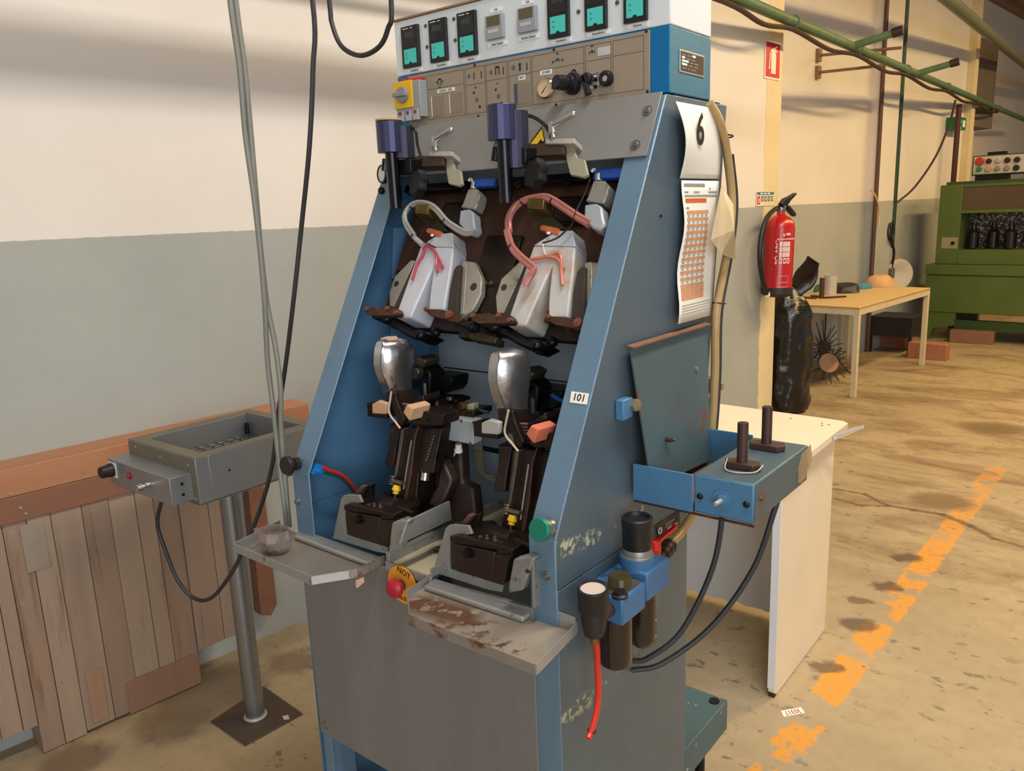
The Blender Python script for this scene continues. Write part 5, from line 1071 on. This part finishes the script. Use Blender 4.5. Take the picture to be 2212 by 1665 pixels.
# fire extinguisher
red = M('extinguisher_red', (186, 18, 26), .3, var=.06, vs=5, coat=.4)
fe = root('fire_extinguisher', (-2.462, 5.0, .89), 'red dry-powder fire extinguisher with black hose hung at the end of the wall', 'fire extinguisher', wall=True)
fn, fs_ = -2.462, 5.0
put('cylinder', B().lathe((fn, fs_, .935), (0, .035, 1), [(0, .094), (.40, .094), (.435, .088), (.465, .066), (.482, .036), (.490, .026), (.515, .026)], 36), red, fe)
put('base_cup', B().lathe((fn, fs_, .889), (0, .035, 1), [(0, .070), (.008, .088), (.02, .099), (.062, .099), (.062, .090)], 30), M('base_black', (40, 36, 34), .5), fe)
put('valve_block', B().lathe((fn, fs_+.018, 1.445), (0, 0, 1), [(0, .030), (.02, .034), (.035, .030), (.045, .018)], 14), steel, fe)
hb = B(); hb.prism([(fn, s, z) for s, z in ((4.985, 1.475), (4.975, 1.495), (5.02, 1.525), (5.10, 1.540), (5.175, 1.560), (5.175, 1.548), (5.10, 1.512), (5.04, 1.470), (5.01, 1.460))], (.03, 0, 0)); hb.prism([(fn, s, z) for s, z in ((5.06, 1.480), (5.09, 1.478), (5.185, 1.425), (5.178, 1.405), (5.15, 1.415), (5.07, 1.455))], (.028, 0, 0))
put('handle', hb, black, fe, bev=.003)
put('hose', B().tube([(fn, 4.975, 1.465), (fn, 4.92, 1.455), (fn, 4.82, 1.40), (fn, 4.755, 1.28), (fn, 4.75, 1.15), (fn, 4.79, 1.03), (fn, 4.835, .96), (fn, 4.865, .915)], .0155, 10), black, fe)
put('hose_tip', B().cyl((fn, 4.862, .93), (fn, 4.868, .905), .017, n=12), white, fe)
def extl(a, z, o=.0955):
    a -= .72
    return V((fn+o*math.cos(a), fs_+.035*(z-.935)+o*math.sin(a), z))
lw = M('label_white', (226, 214, 206), .5)
def curved(name, a0, a1, z0, z1, m):
    n = 6; put(name, B().add([extl(a0+(a1-a0)*i/n, z) for z in (z0, z1) for i in range(n+1)], [(i, i+1, n+2+i, n+1+i) for i in range(n)]), m, fe, smooth=0)
A0 = -.55
for r, (z0, z1) in enumerate(((1.222, 1.252), (1.188, 1.218), (1.154, 1.184))):
    curved('label_block', -.36, -.20, z0, z1, lw); curved('label_block', -.15, .38, z0, z1, lw)
    for k in range(3): curved('label_line', -.12, .35, z0+.006+k*.009, z0+.008+k*.009, red)
for a in (-.36, -.08, .18): curved('label_block', a, a+.2, 1.112, 1.147, lw); curved('label_line', a+.05, a+.15, 1.120, 1.138, red)
curved('label_block', .05, .36, 1.292, 1.306, lw); curved('label_line', .12, .3, 1.297, 1.300, red); curved('label_block', -.15, -.05, 1.288, 1.302, lw)
for z in (1.03, 1.028-.04, .96): curved('label_rule', -.42, .32, z, z+.002, lw)
curved('label_rule', -.42, -.41, .96, 1.03, lw); curved('label_rule', .31, .32, .96, 1.03, lw)
def exttext(s, a, z, size, xd, ud): text('lettering', s, extl(a, z, .0965), xd, ud, size, lw, fe, bold=.0006)
exttext('P\u00d3 ABC', -.52, 1.185, .044, (0, .035, 1), (-.15, -.98, 0)); exttext('EXTINTOR DE INC\u00caNDIO', .02, 1.268, .0105, (.58, .81, 0), (0, 0, 1))
# extinguisher sign
def wplate(name, s0, s1, z0, z1, n0, t, m, **k): return put(name, B().box(n0, n0+t, s0, s1, z0, z1), m, wall=True, **k)
sg = wplate('extinguisher_sign', 4.943, 5.152, 2.276, 2.507, -2.567, .003, M('sign_white', (238, 228, 214), .4), label='red sign with a white extinguisher symbol high on the wall end', cat='sign')
put('sign_field', B().box(-2.5642, -2.5632, 4.953, 5.142, 2.288, 2.495), M('sign_red', (206, 30, 24), .4), sg)
sw_ = MATS['sign_white']
b = B(); P = lambda s, z: (-2.5636, s, z)
b.prism([P(5.025, 2.31), P(5.088, 2.31), P(5.088, 2.42), P(5.078, 2.445), P(5.062, 2.452), P(5.050, 2.452), P(5.034, 2.445), P(5.025, 2.42)], (.001, 0, 0)); b.prism([P(5.048, 2.45), P(5.066, 2.45), P(5.066, 2.463), P(5.048, 2.463)], (.001, 0, 0))
b.prism([P(5.050, 2.465), P(5.105, 2.482), P(5.108, 2.475), P(5.060, 2.455)], (.001, 0, 0)); b.prism([P(5.066, 2.460), P(5.106, 2.448), P(5.103, 2.441), P(5.062, 2.450)], (.001, 0, 0))
b.prism([P(5.048, 2.462), P(5.020, 2.452), P(5.006, 2.425), P(4.998, 2.36), P(5.008, 2.36), P(5.016, 2.42), P(5.026, 2.44), P(5.050, 2.452)], (.001, 0, 0)); b.prism([P(4.994, 2.335), P(5.010, 2.335), P(5.008, 2.36), P(4.998, 2.36)], (.001, 0, 0))
put('extinguisher_symbol', b, sw_, sg)
s2 = wplate('instruction_notice', 4.882, 5.124, 1.483, 1.577, -2.567, .0025, M('notice_cream', (232, 222, 186), .5), label='small cream notice with blue header and green pictograms above the extinguisher', cat='sign')
put('notice_header', B().box(-2.5646, -2.5638, 4.888, 5.118, 1.554, 1.572), M('notice_blue', (72, 112, 160), .5), s2)
for k in range(3): put('header_print', B().box(-2.5639, -2.5634, 4.93+k*.05, 4.965+k*.05, 1.559, 1.567), paper, s2)
put('notice_pictogram', B().box(-2.5646, -2.5638, 4.892, 4.930, 1.494, 1.545), M('sign_red', (206, 30, 24)), s2); put('notice_symbol', B().prism([(-2.5638, s, z) for s, z in ((4.906, 1.502), (4.918, 1.502), (4.918, 1.53), (4.912, 1.537), (4.906, 1.53))], (.0006, 0, 0)), paper, s2)
for i in range(4):
    put('notice_pictogram', B().box(-2.5646, -2.5638, 4.946+i*.044, 4.976+i*.044, 1.512, 1.546), M('notice_green', (84, 104, 52), .5), s2)
    put('notice_symbol', B().prism([(-2.5638, 4.946+i*.044+s, z) for s, z in ((.008, 1.518), (.020, 1.520), (.018+.003*(i % 2), 1.538), (.012, 1.541))], (.0006, 0, 0)), MATS['notice_cream'], s2)
# rubbish sack
sack = root('rubbish_sack', (-2.60, 5.43, 0), 'full shiny black plastic rubbish sack standing behind the wall end', 'sack', wall=True)
bagm = M('black_polythene', (14, 14, 15), .22, var=.1, spec=.6, bump=1.0, bs=40, stretch=(1, 1, 2.6))
from mathutils import noise as mn
rings = []; N, K = 56, 60
for j in range(K+1):
    t = j/K; z = t*.93
    r = .190*(1-.10*(1-t)**6)*(1 if t < .72 else 1-((t-.72)/.28)**1.7*.78)
    if t < .03: r *= .8+.2*t/.03
    rg = []
    for i in range(N):
        a = 2*math.pi*i/N
        d = mn.noise(V((math.cos(a)*2.2, math.sin(a)*2.2, z*7)))*.028+mn.noise(V((math.cos(a)*6, math.sin(a)*6, z*26)))*.010
        q = r*(1+d/.2)
        rg.append((-2.60+q*math.cos(a)*.98, 5.43+q*math.sin(a), z+.012*mn.noise(V((a, z*4, 1)))*(t > .05)))
    rings.append(rg)
put('sack_body', B().loft(rings), bagm, sack, smooth=70)
ear = B(); er = []
for j in range(9):
    t = j/8; c = V((-2.54+.10*t, 5.45+.06*math.sin(t*2.5), .88+.22*t)); w = .06+.05*math.sin(math.pi*min(1, t*1.1))*(1-.6*t)
    er.append([c+V((w*math.cos(a)*.75, .025*math.sin(a)*(1-t*.6), w*.45*math.cos(a)*(-1)+.01*mn.noise(V((a*2, t*5, 3))))) for a in [2*math.pi*i/16 for i in range(16)]])
ear.loft(er); put('sack_neck', ear, bagm, sack, smooth=70)
# steel work table with things on it
tn0, tn1, ts0, ts1, tz = -3.06, -2.33, 6.08, 7.68, .705
ft = root('work_table', (-2.7, 6.9, 0), 'pale steel-framed work table against the recessed wall in front of the green machine', 'table', wall=True)
tcream = M('table_top_cream', (206, 176, 122), .5, var=.06, vs=4, spots=[((120, 86, 56), 20, .70, .04)]); tfr = M('table_frame_paint', (206, 190, 156), .5, var=.06, vs=10, spots=[((120, 86, 60), 30, .70, .03)])
put('table_top', B().box(tn0, tn1, ts0, ts1, tz-.022, tz), tcream, ft, bev=.002); put('top_edge', B().box(tn0-.001, tn1+.001, ts0-.001, ts1+.001, tz-.012, tz-.008), edgeb, ft)
fb = B(); fb.box(tn0, tn1, ts0, ts0+.035, tz-.062, tz-.0225); fb.box(tn0, tn1, ts1-.035, ts1, tz-.062, tz-.0225); fb.box(tn1-.035, tn1, ts0+.035, ts1-.035, tz-.062, tz-.0225); fb.box(tn0, tn0+.035, ts0+.035, ts1-.035, tz-.062, tz-.0225)
put('apron_frame', fb, tfr, ft)
for n_, s_ in ((tn1-.040, ts0), (tn1-.040, ts1-.04), (tn0, ts0), (tn0, ts1-.04)): put('leg', B().box(n_, n_+.04, s_, s_+.04, 0, tz-.0625), tfr, ft, bev=.002)
zt_ = fr(1640, 560, 5.203)
def on(x, y, z=tz): return wZ(*zt_(x, y), z)
c = on(795, 400); h = .165
tn = put('white_tin', B().lathe((c.x, c.y, tz), (0, 0, 1), [(0, .052), (h, .052), (h+.002, .054), (h+.006, .054), (h+.006, .046), (h, .046)], 24), M('tin_white', (190, 184, 172), .5, .2, var=.06), wall=True, label='white cylindrical tin standing on the work table', cat='tin')
c = on(700, 440); put('brown_tube', B().lathe((c.x, c.y, tz), (0, 0, 1), [(0, .020), (.17, .020), (.17, .016), (.165, .016)], 16), M('rust_tube', (74, 52, 40), .6, .3), wall=True, label='dark rusty tube standing upright in front of the white tin', cat='tube')
def blob(name, cpx, rn, rs, h, m, lab, cat, seed, rough=.25):
    c = on(*cpx); rr = []
    for j in range(9):
        t = j/8; z = tz+.002+h*math.sin(t*math.pi/2); r = math.cos(t*math.pi/2)**.6+.02
        rr.append([(c.x+rn*r*math.cos(a)*(1+rough*mn.noise(V((math.cos(a)*1.5+seed, math.sin(a)*1.5, t*2)))), c.y+rs*r*math.sin(a)*(1+rough*mn.noise(V((math.cos(a)*1.7, seed, math.sin(a)*2)))), z*(1)+.01*mn.noise(V((a*2, t*3, seed)))*(t > .1)) for a in [2*math.pi*i/28 for i in range(28)]])
    return put(name, B().loft(rr), m, wall=True, label=lab, cat=cat, smooth=60)
blob('green_cloth', (620, 345), .10, .16, .055, M('green_cloth_m', (20, 84, 52), .7), 'dark green cloth crumpled behind the tin on the work table', 'cloth', 1.0)
blob('black_bag', (960, 365), .12, .16, .075, M('black_bag_m', (28, 26, 28), .5), 'flat black bag lying right of the white tin', 'bag', 2.3)
blob('blue_cloth', (1150, 325), .09, .11, .045, M('blue_cloth_m', (74, 128, 158), .8), 'light blue cloth lying between black bag and pale bundle', 'cloth', 3.1)
blob('pale_bundle', (1345, 300), .12, .13, .10, M('pale_bundle_m', (206, 162, 116), .8), 'pale cream wrapped bundle at the far end of the work table', 'bundle', 4.7, .12)
for i, ((xa, ya), (xb, yb)) in enumerate((((430, 432), (640, 445)), ((720, 440), (970, 425)), ((600, 415), (690, 432)))):
    a, e = on(xa, ya), on(xb, yb); d = (e-a); pn = V((-d.y, d.x, 0)).normalized()*.022
    put('rusty_scrap', B().prism([a-pn, a+d*.3-pn*1.4, e-pn*.6, e+pn*.7, a+d*.5+pn*1.3, a+pn*.8], (0, 0, .012)), M('rusty_link', (84, 56, 46)), wall=True, label=('rusty metal scrap at the left front corner of the work table', 'rusty metal scrap in front of the white tin', 'rusty metal scrap beside the dark tube')[i], cat='scrap', group='rusty scraps on the work table')
# spoked wire wheels under the table
wire = M('rusty_wire', (70, 52, 42), .6, .4, var=.2, vs=30)
def wheel(nm, cpx, s, ax, rh, r0, r1, n, hub, lab, seed):
    c = wS(*cpx, s); rd = random.Random(seed); u, w, d = basis(ax)
    if c.z < r1*.9: c.z = r1*.95
    w_ = root(nm, (c.x, c.y, 0), lab, 'wire wheel', 'spoked wire wheels under the work table', wall=True)
    put('hub_disc', B().cyl(c-d*.008, c+d*.008, rh, n=24), hub, w_)
    b = B()
    for i in range(n):
        a = 2*math.pi*i/n+rd.uniform(-.06, .06); e = rd.uniform(r0, r1); q = (u*math.cos(a)+w*math.sin(a)); k = d*rd.uniform(-.05, .05)
        p1 = c+q*e+k
        if p1.z < .004: p1.z = .004
        b.cyl(c+q*rh*.8-d*.01, p1, .0042, .0036, n=5)
    put('spokes', b, wire, w_)
    return c
cd = toW(-FW).normalized()
c1 = wheel('wire_wheel', zt_(775, 1265), 6.42, (cd.x, cd.y, .35), .080, .15, .195, 34, M('tan_hub', (164, 122, 84), .6), 'lower spoked wire wheel with a pale tan hub leaning under the table', 4)
c2 = wheel('wire_wheel', zt_(730, 990), 6.62, (cd.x+.9, cd.y, .2), .060, .12, .24, 26, wire, 'upper dark rusty wire wheel with long bristling spokes under the table', 5)
a, e = wS(*zt_(830, 1060), 6.6), wS(*zt_(1100, 1355), 6.5); e.z = max(e.z, .012); put('wheel_axle', B().cyl(a, e, .011, n=10), M('axle_rust', (110, 78, 56), .5, .4), wall=True, label='brown metal rod leaning from the wire wheels to the table leg', cat='rod')
# wooden blocks on the floor
brk = M('pink_block', (164, 106, 78), .8, var=.12, vs=14, bump=.3, bs=60)
for i, (px, w, d, h, lab) in enumerate((((1925, 752), .30, .10, .16, 'reddish block under the far end of the work table'), ((2000, 776), .34, .12, .15, 'reddish block on the floor beside the table leg'), ((2095, 742), .40, .12, .13, 'brown timber block under the green machine'))):
    c = wZ(*px, 0); put('floor_block', B().obox((c.x, c.y+d/2, h/2), (w, d, h), (1, .12*(i-1), 0), (0, 1, 0)), brk if i < 2 else darkwood, wall=True, bev=.005, label=lab, cat='block', group='blocks on the floor')
# black crate under the table's far end
c = wN(1955, 690, -2.75); put('dark_crate', B().box(-3.0, -2.6, 8.1, 8.5, .17, .36).box(-3.0, -2.97, 8.1, 8.13, 0, .17).box(-2.63, -2.6, 8.1, 8.13, 0, .17).box(-2.63, -2.6, 8.47, 8.5, 0, .17).box(-3.0, -2.97, 8.47, 8.5, 0, .17), M('crate_dark', (26, 24, 26), .6), wall=True, label='black low stand under the far end of the work table', cat='stand')
# green machine
gm = root('green_machine', (-1.9, 9.6, 0), 'large green industrial oven cabinet with dark windows at the far right', 'machine', wall=True)
grn = M('green_enamel', (84, 102, 46), .45, .1, var=.08, vs=4, bump=.2, bs=200, spots=[((44, 58, 28), 20, .70, .05)]); grd = M('green_dark', (52, 74, 34), .5, .1, var=.08, vs=4)
S0 = 9.15; gf = fr(1940, 310, 3.699)
def g(x, y, s=S0): return wS(*gf(x, y), s)
a, b_ = g(225, 965), g(225, 1340); n0 = a.x; n1 = n0+2.1
zT, zB = a.z, b_.z; zl = g(215, 1045).z; 
put('body', B().box(n0, n1, S0, S0+1.0, zB, zl-.004), grn, gm, bev=.006); put('top_ledge', B().box(n0-.005, n1, S0-.012, S0+1.0, zl, zT), grn, gm, bev=.006)
nu = g(300, 700).x; zu = g(330, 335).z; zw0 = g(490, 850).z; zw1 = g(490, 560).z; zv0 = g(490, 535).z; zv1 = g(500, 350).z; nw = g(480, 700).x
U0 = S0+.05
put('pillar', B().box(nu, nw, U0, U0+.8, zT+.002, zu), grn, gm, bev=.006); put('pillar', B().box(n1-.15, n1-.02, U0, U0+.8, zT+.002, zu), grn, gm, bev=.006)
put('window_sill', B().box(nw, n1-.15, U0, U0+.8, zT+.002, zw0), grn, gm, bev=.004); put('window_rail', B().box(nw, n1-.15, U0-.005, U0+.03, zw1, zv0), grn, gm, bev=.003); put('top_beam', B().box(nw, n1-.15, U0, U0+.8, zv1, zu), grn, gm, bev=.004)
put('roof_plate', B().box(nu+.05, n1-.05, U0+.02, U0+.78, zu, zu+.03), grd, gm)
put('glass_window', B().box(nw, n1-.15, U0+.012, U0+.018, zv0, zv1), M('brown_glass', (92, 74, 54), .2, alpha=.85, var=.08), gm); put('back_sheet', B().box(nw, n1-.15, U0+.36, U0+.38, zw0, zv1), M('perforated_sheet', (60, 52, 48), .5, .1, var=.3, vs=30, spots=[((206, 196, 186), 60, .54, .03)]), gm)
for i in range(9):
    nn_ = nw+.09+i*.17; put('drum_bottle', B().lathe((nn_, U0+.16+.06*(i % 2), zw0+.01), (0, 0, 1), [(0, .055), (.16, .055), (.19, .03), (.25, .022), (.26, .022)], 14), M('dark_drum', (34, 28, 28), .25, .3, var=.2), gm)
put('name_patch', B().box(g(335, 800).x, nw-.01, U0-.004, U0, g(335, 840).z, g(335, 752).z), M('patch_beige', (150, 140, 112), .6), gm); c = g(428, 797); put('patch_knob', B().cyl((c.x, U0-.004, c.z), (c.x, U0-.02, c.z), .018, n=12), blackst, gm)
zf = g(215, 1560).z
for nn_, w in ((n0, .14), (n1-.2, .2)): put('foot', B().prism([(nn_, S0+.01, zB), (nn_+w*2.2, S0+.01, zB), (nn_+w*2.2, S0+.01, zf+.16), (nn_+w*.8, S0+.01, zf+.12), (nn_+w*.5, S0+.01, 0), (nn_, S0+.01, 0)], (0, .08, 0)), grn, gm, bev=.004)
put('foot', B().box(n0, n0+.3, S0+.9, S0+.98, 0, zB), grn, gm); put('cross_bar', B().box(n0+.3, n1-.2, S0+.05, S0+.12, zf+.12, zf+.22), grd, gm); put('drive_housing', B().box(n0+.35, n1-.3, S0+.3, S0+.8, zf+.28, zB), blackst, gm)
# operator box on top of it
k0, k1 = g(585, 258, U0+.2), g(600, 100, U0+.2); kb_ = root('operator_box', (k0.x+.5, U0+.4, zu+.03), 'white panel box with coloured push buttons on top of the green machine', 'control box', wall=True)
kz0, kz1 = max(k0.z, zu+.055), k1.z
put('box_shell', B().box(k0.x, k0.x+1.1, U0+.2, U0+.5, kz0, kz1), grd, kb_, bev=.005); put('panel_face', B().box(k0.x+.015, k0.x+1.085, U0+.19, U0+.2, kz0+.012, kz1-.012), M('panel_white', (196, 184, 170), .5), kb_)
put('box_foot', B().box(k0.x+.03, k0.x+.3, U0+.22, U0+.45, zu+.03, kz0), blackst, kb_); put('box_foot', B().box(k0.x+.75, k0.x+1.05, U0+.22, U0+.45, zu+.03, kz0), blackst, kb_); put('hinge', B().box(k0.x+.12, k0.x+.28, U0+.25, U0+.35, kz1, kz1+.03), blackst, kb_)
for (x, y), r, cc in (((655, 143), .042, (186, 52, 40)), ((728, 141), .026, (30, 26, 26)), ((803, 137), .026, (176, 160, 148)), ((876, 133), .028, (30, 26, 26)), ((954, 128), .028, (30, 26, 26)), ((649, 205), .026, (30, 130, 84)), ((724, 203), .028, (196, 150, 104)), ((796, 199), .026, (140, 130, 122)), ((871, 196), .026, (140, 130, 122)), ((947, 192), .028, (30, 26, 26))):
    c = g(x, y, U0+.19); put('push_button', B().lathe((c.x, U0+.19, c.z), (0, -1, 0), [(0, r), (.02, r), (.026, r*.8), (.026, 0)], 16), M('pb_%d_%d_%d' % cc, cc, .4), kb_)
# ---------------------------------------------------------------- pipes and wall fittings
gpm = M('green_pipe_paint', (92, 118, 84), .5, var=.18, vs=8, spots=[((120, 116, 84), 10, .60, .1)]); brc = M('brown_cable', (66, 42, 34), .6)
pa, pb_ = V((-2.04, -2.5, 2.6)), V((-1.68, 15.0, 2.6)); pat = lambda y: pa.lerp(pb_, (y+2.5)/17.5)
gp_ = root('green_pipe', (-1.86, 6, 2.57), 'long green overhead pipe with clipped brown cable running towards the far end', 'pipe')
b = B().cyl(pa, pb_, .033, n=16); put('pipe_run', b, gpm, gp_)
cl = []
for y in (1.5, 4.3, 5.3, 6.6, 8.0, 9.6, 11.2, 12.6):
    put('pipe_clamp', B().torus(pat(y), pb_-pa, .036, .008, 18, 6), gpm, gp_); cl.append(y)
cp_ = []
for a, e in zip(cl[:-1], cl[1:]): cp_ += [pat(a)+V((0, 0, -.045)), pat(a*.5+e*.5)+V((.01, 0, -.085))]
put('clipped_cable', B().tube(cp_+[pat(12.6)+V((0, 0, -.045))], .015, 8), brc, gp_)
for (x0_, y0_), (x1_, y1_) in (((1842, 92), (1890, 76)), ((1966, 153), (2008, 138))):
    a = pat(pZ(x0_, y0_+8, 2.6).y); e = pZ(x1_, y1_, 2.66); e = a+V((.27, .02, .05))
    put('outlet_stub', B().cyl(a, e, .027, n=14), gpm, gp_); put('outlet_cap', B().cyl(e, e+(e-a).normalized()*.07, .034, n=14), M('cap_brown', (56, 30, 30), .5), gp_)
p2a, p2b = V((-1.68, 3.0, 3.2)), V((-1.50, 17.0, 3.2))
put('roof_pipe', B().cyl(p2a, p2b, .055, n=16), M('grey_green_pipe', (120, 124, 104), .5, var=.1), None, label='thick grey-green upper pipe under the corrugated roof', cat='pipe')
put('brown_wall_pipe', B().cyl((-3.0, 8.085, 0), (-3.0, 8.085, 4.7), .02, n=12), M('brown_pipe', (84, 56, 46), .5), wall=True, label='thin brown vertical pipe left of the pale pilaster', cat='pipe')
put('green_wall_pipe', B().cyl((-3.06, 8.74, 1.0), (-3.06, 8.74, 4.7), .03, n=12), M('dark_green_pipe', (34, 62, 42), .5, var=.15), wall=True, label='dark green vertical pipe right of the pale pilaster', cat='pipe')
c0_, c1_ = wN(2078, 215, -2.95), wN(2060, 384, -2.95); put('red_drop_pipe', B().cyl((-2.95, c1_.y, c1_.z-.25), (-2.95, c1_.y, c0_.z-.06), .03, n=12), M('maroon_pipe', (70, 26, 22), .5), wall=True, label='dark red vertical pipe dropping behind the green machine', cat='pipe')
# wall bracket rods
s_ = wN(1765, 120, -3.1).y; rodm = M('rod_tan', (140, 112, 82), .5, .3)
rb_ = root('wall_bracket', (-2.6, s_, 2.5), 'pair of thin horizontal steel rods sticking out from the recessed wall', 'bracket', wall=True)
for (xa, ya), (xb, yb) in (((1765, 120), (1948, 103)), ((1763, 157), (1905, 142))):
    a = wS(xa, ya, s_); e = wS(xb, yb, s_); put('rod', B().cyl((-3.1, s_, a.z), (e.x, s_, e.z), .012, n=10), rodm, rb_); put('rod_flange', B().box(-3.1, -3.07, s_-.03, s_+.03, a.z-.05, a.z+.05), rodm, rb_)
# exit sign
a, e = wN(2068, 256, -2.99), wN(2088, 282, -2.99)
es_ = put('exit_sign', B().box(-3.099, -2.98, a.y-.03, a.y+.30, e.z, a.z+.02), M('exit_green', (22, 120, 62), .5), wall=True, label='green emergency exit sign on the far pillar', cat='sign')
zc = (e.z+a.z)/2
put('exit_door_symbol', B().box(-2.981, -2.977, a.y+.17, a.y+.26, e.z+.03, a.z-.01), paper, es_); put('running_figure', B().prism([(-2.981, a.y+s, zc+z) for s, z in ((.04, -.06), (.07, -.02), (.06, .03), (.09, .06), (.11, .03), (.09, -.01), (.12, -.06), (.09, -.05))], (.004, 0, 0)), paper, es_)
# cable swag, coil and reel at the green pipe
cs = [wN(2064, 216, -2.6), wN(2050, 270, -2.65), wN(2020, 340, -2.75), wN(1975, 405, -2.9), wN(1935, 440, -3.02), wN(1925, 455, -3.03)]
put('swag_cable', B().tube(cs, .011, 8), brc, wall=True, label='thin dark cable swagging from the green pipe down to the wall coil', cat='cable')
cc_ = wN(1917, 490, -3.03); co = root('cable_coil', (-3.03, cc_.y, cc_.z), 'black coil of cable and clip hanging on the wall by the green pipe', 'cable coil', wall=True)
for i in range(4): put('coil_loop', B().torus((-3.03+i*.012, cc_.y+.01*i, cc_.z-.02*i), (1, .15*i-.2, .1), .10, .011, 20, 6), black, co)
put('coil_tail', B().tube([(-3.0, cc_.y, cc_.z-.1), (-2.98, cc_.y+.08, cc_.z-.25), (-3.0, cc_.y+.10, cc_.z-.42), (-3.02, cc_.y+.07, cc_.z-.55)], .013, 8), black, co); put('plug_box', B().box(-3.05, -2.97, cc_.y+.02, cc_.y+.12, cc_.z-.52, cc_.z-.42), M('plug_grey', (92, 88, 84), .5), co, bev=.005)
wt0 = wN(1880, 410, -2.99); put('yellow_lead', B().tube([wN(1880, 408, -2.99), wN(1892, 425, -2.97), wN(1899, 455, -2.98), wN(1897, 490, -2.98)], .008, 6), M('cream_lead', (206, 184, 130), .5), wall=True, label='short pale lead hanging from the pilaster socket', cat='cable')
fc_ = wN(1945, 592, -2.95); fnr = root('wall_fan', (fc_.x, fc_.y, fc_.z-.15), 'round white fan head hanging on the wall behind the work table', 'fan', wall=True)
put('fan_shell', B().lathe((fc_.x-.06, fc_.y, fc_.z), (1, -.7, 0), [(0, .06), (.03, .15), (.07, .16), (.09, .15), (.09, .13), (.05, .05), (.05, 0)], 22), M('fan_white', (196, 188, 172), .5), fnr); put('fan_bracket', B().box(-3.1, fc_.x-.02, fc_.y-.03, fc_.y+.03, fc_.z-.02, fc_.z+.02), steel, fnr)
c = wN(1860, 745, -3.03); put('floor_conduit', B().cyl((-3.06, 7.2, 0), (-3.06, 7.2, .62), .008, n=8), brc, wall=True, label='thin dark conduit on the recessed wall under the table', cat='conduit')
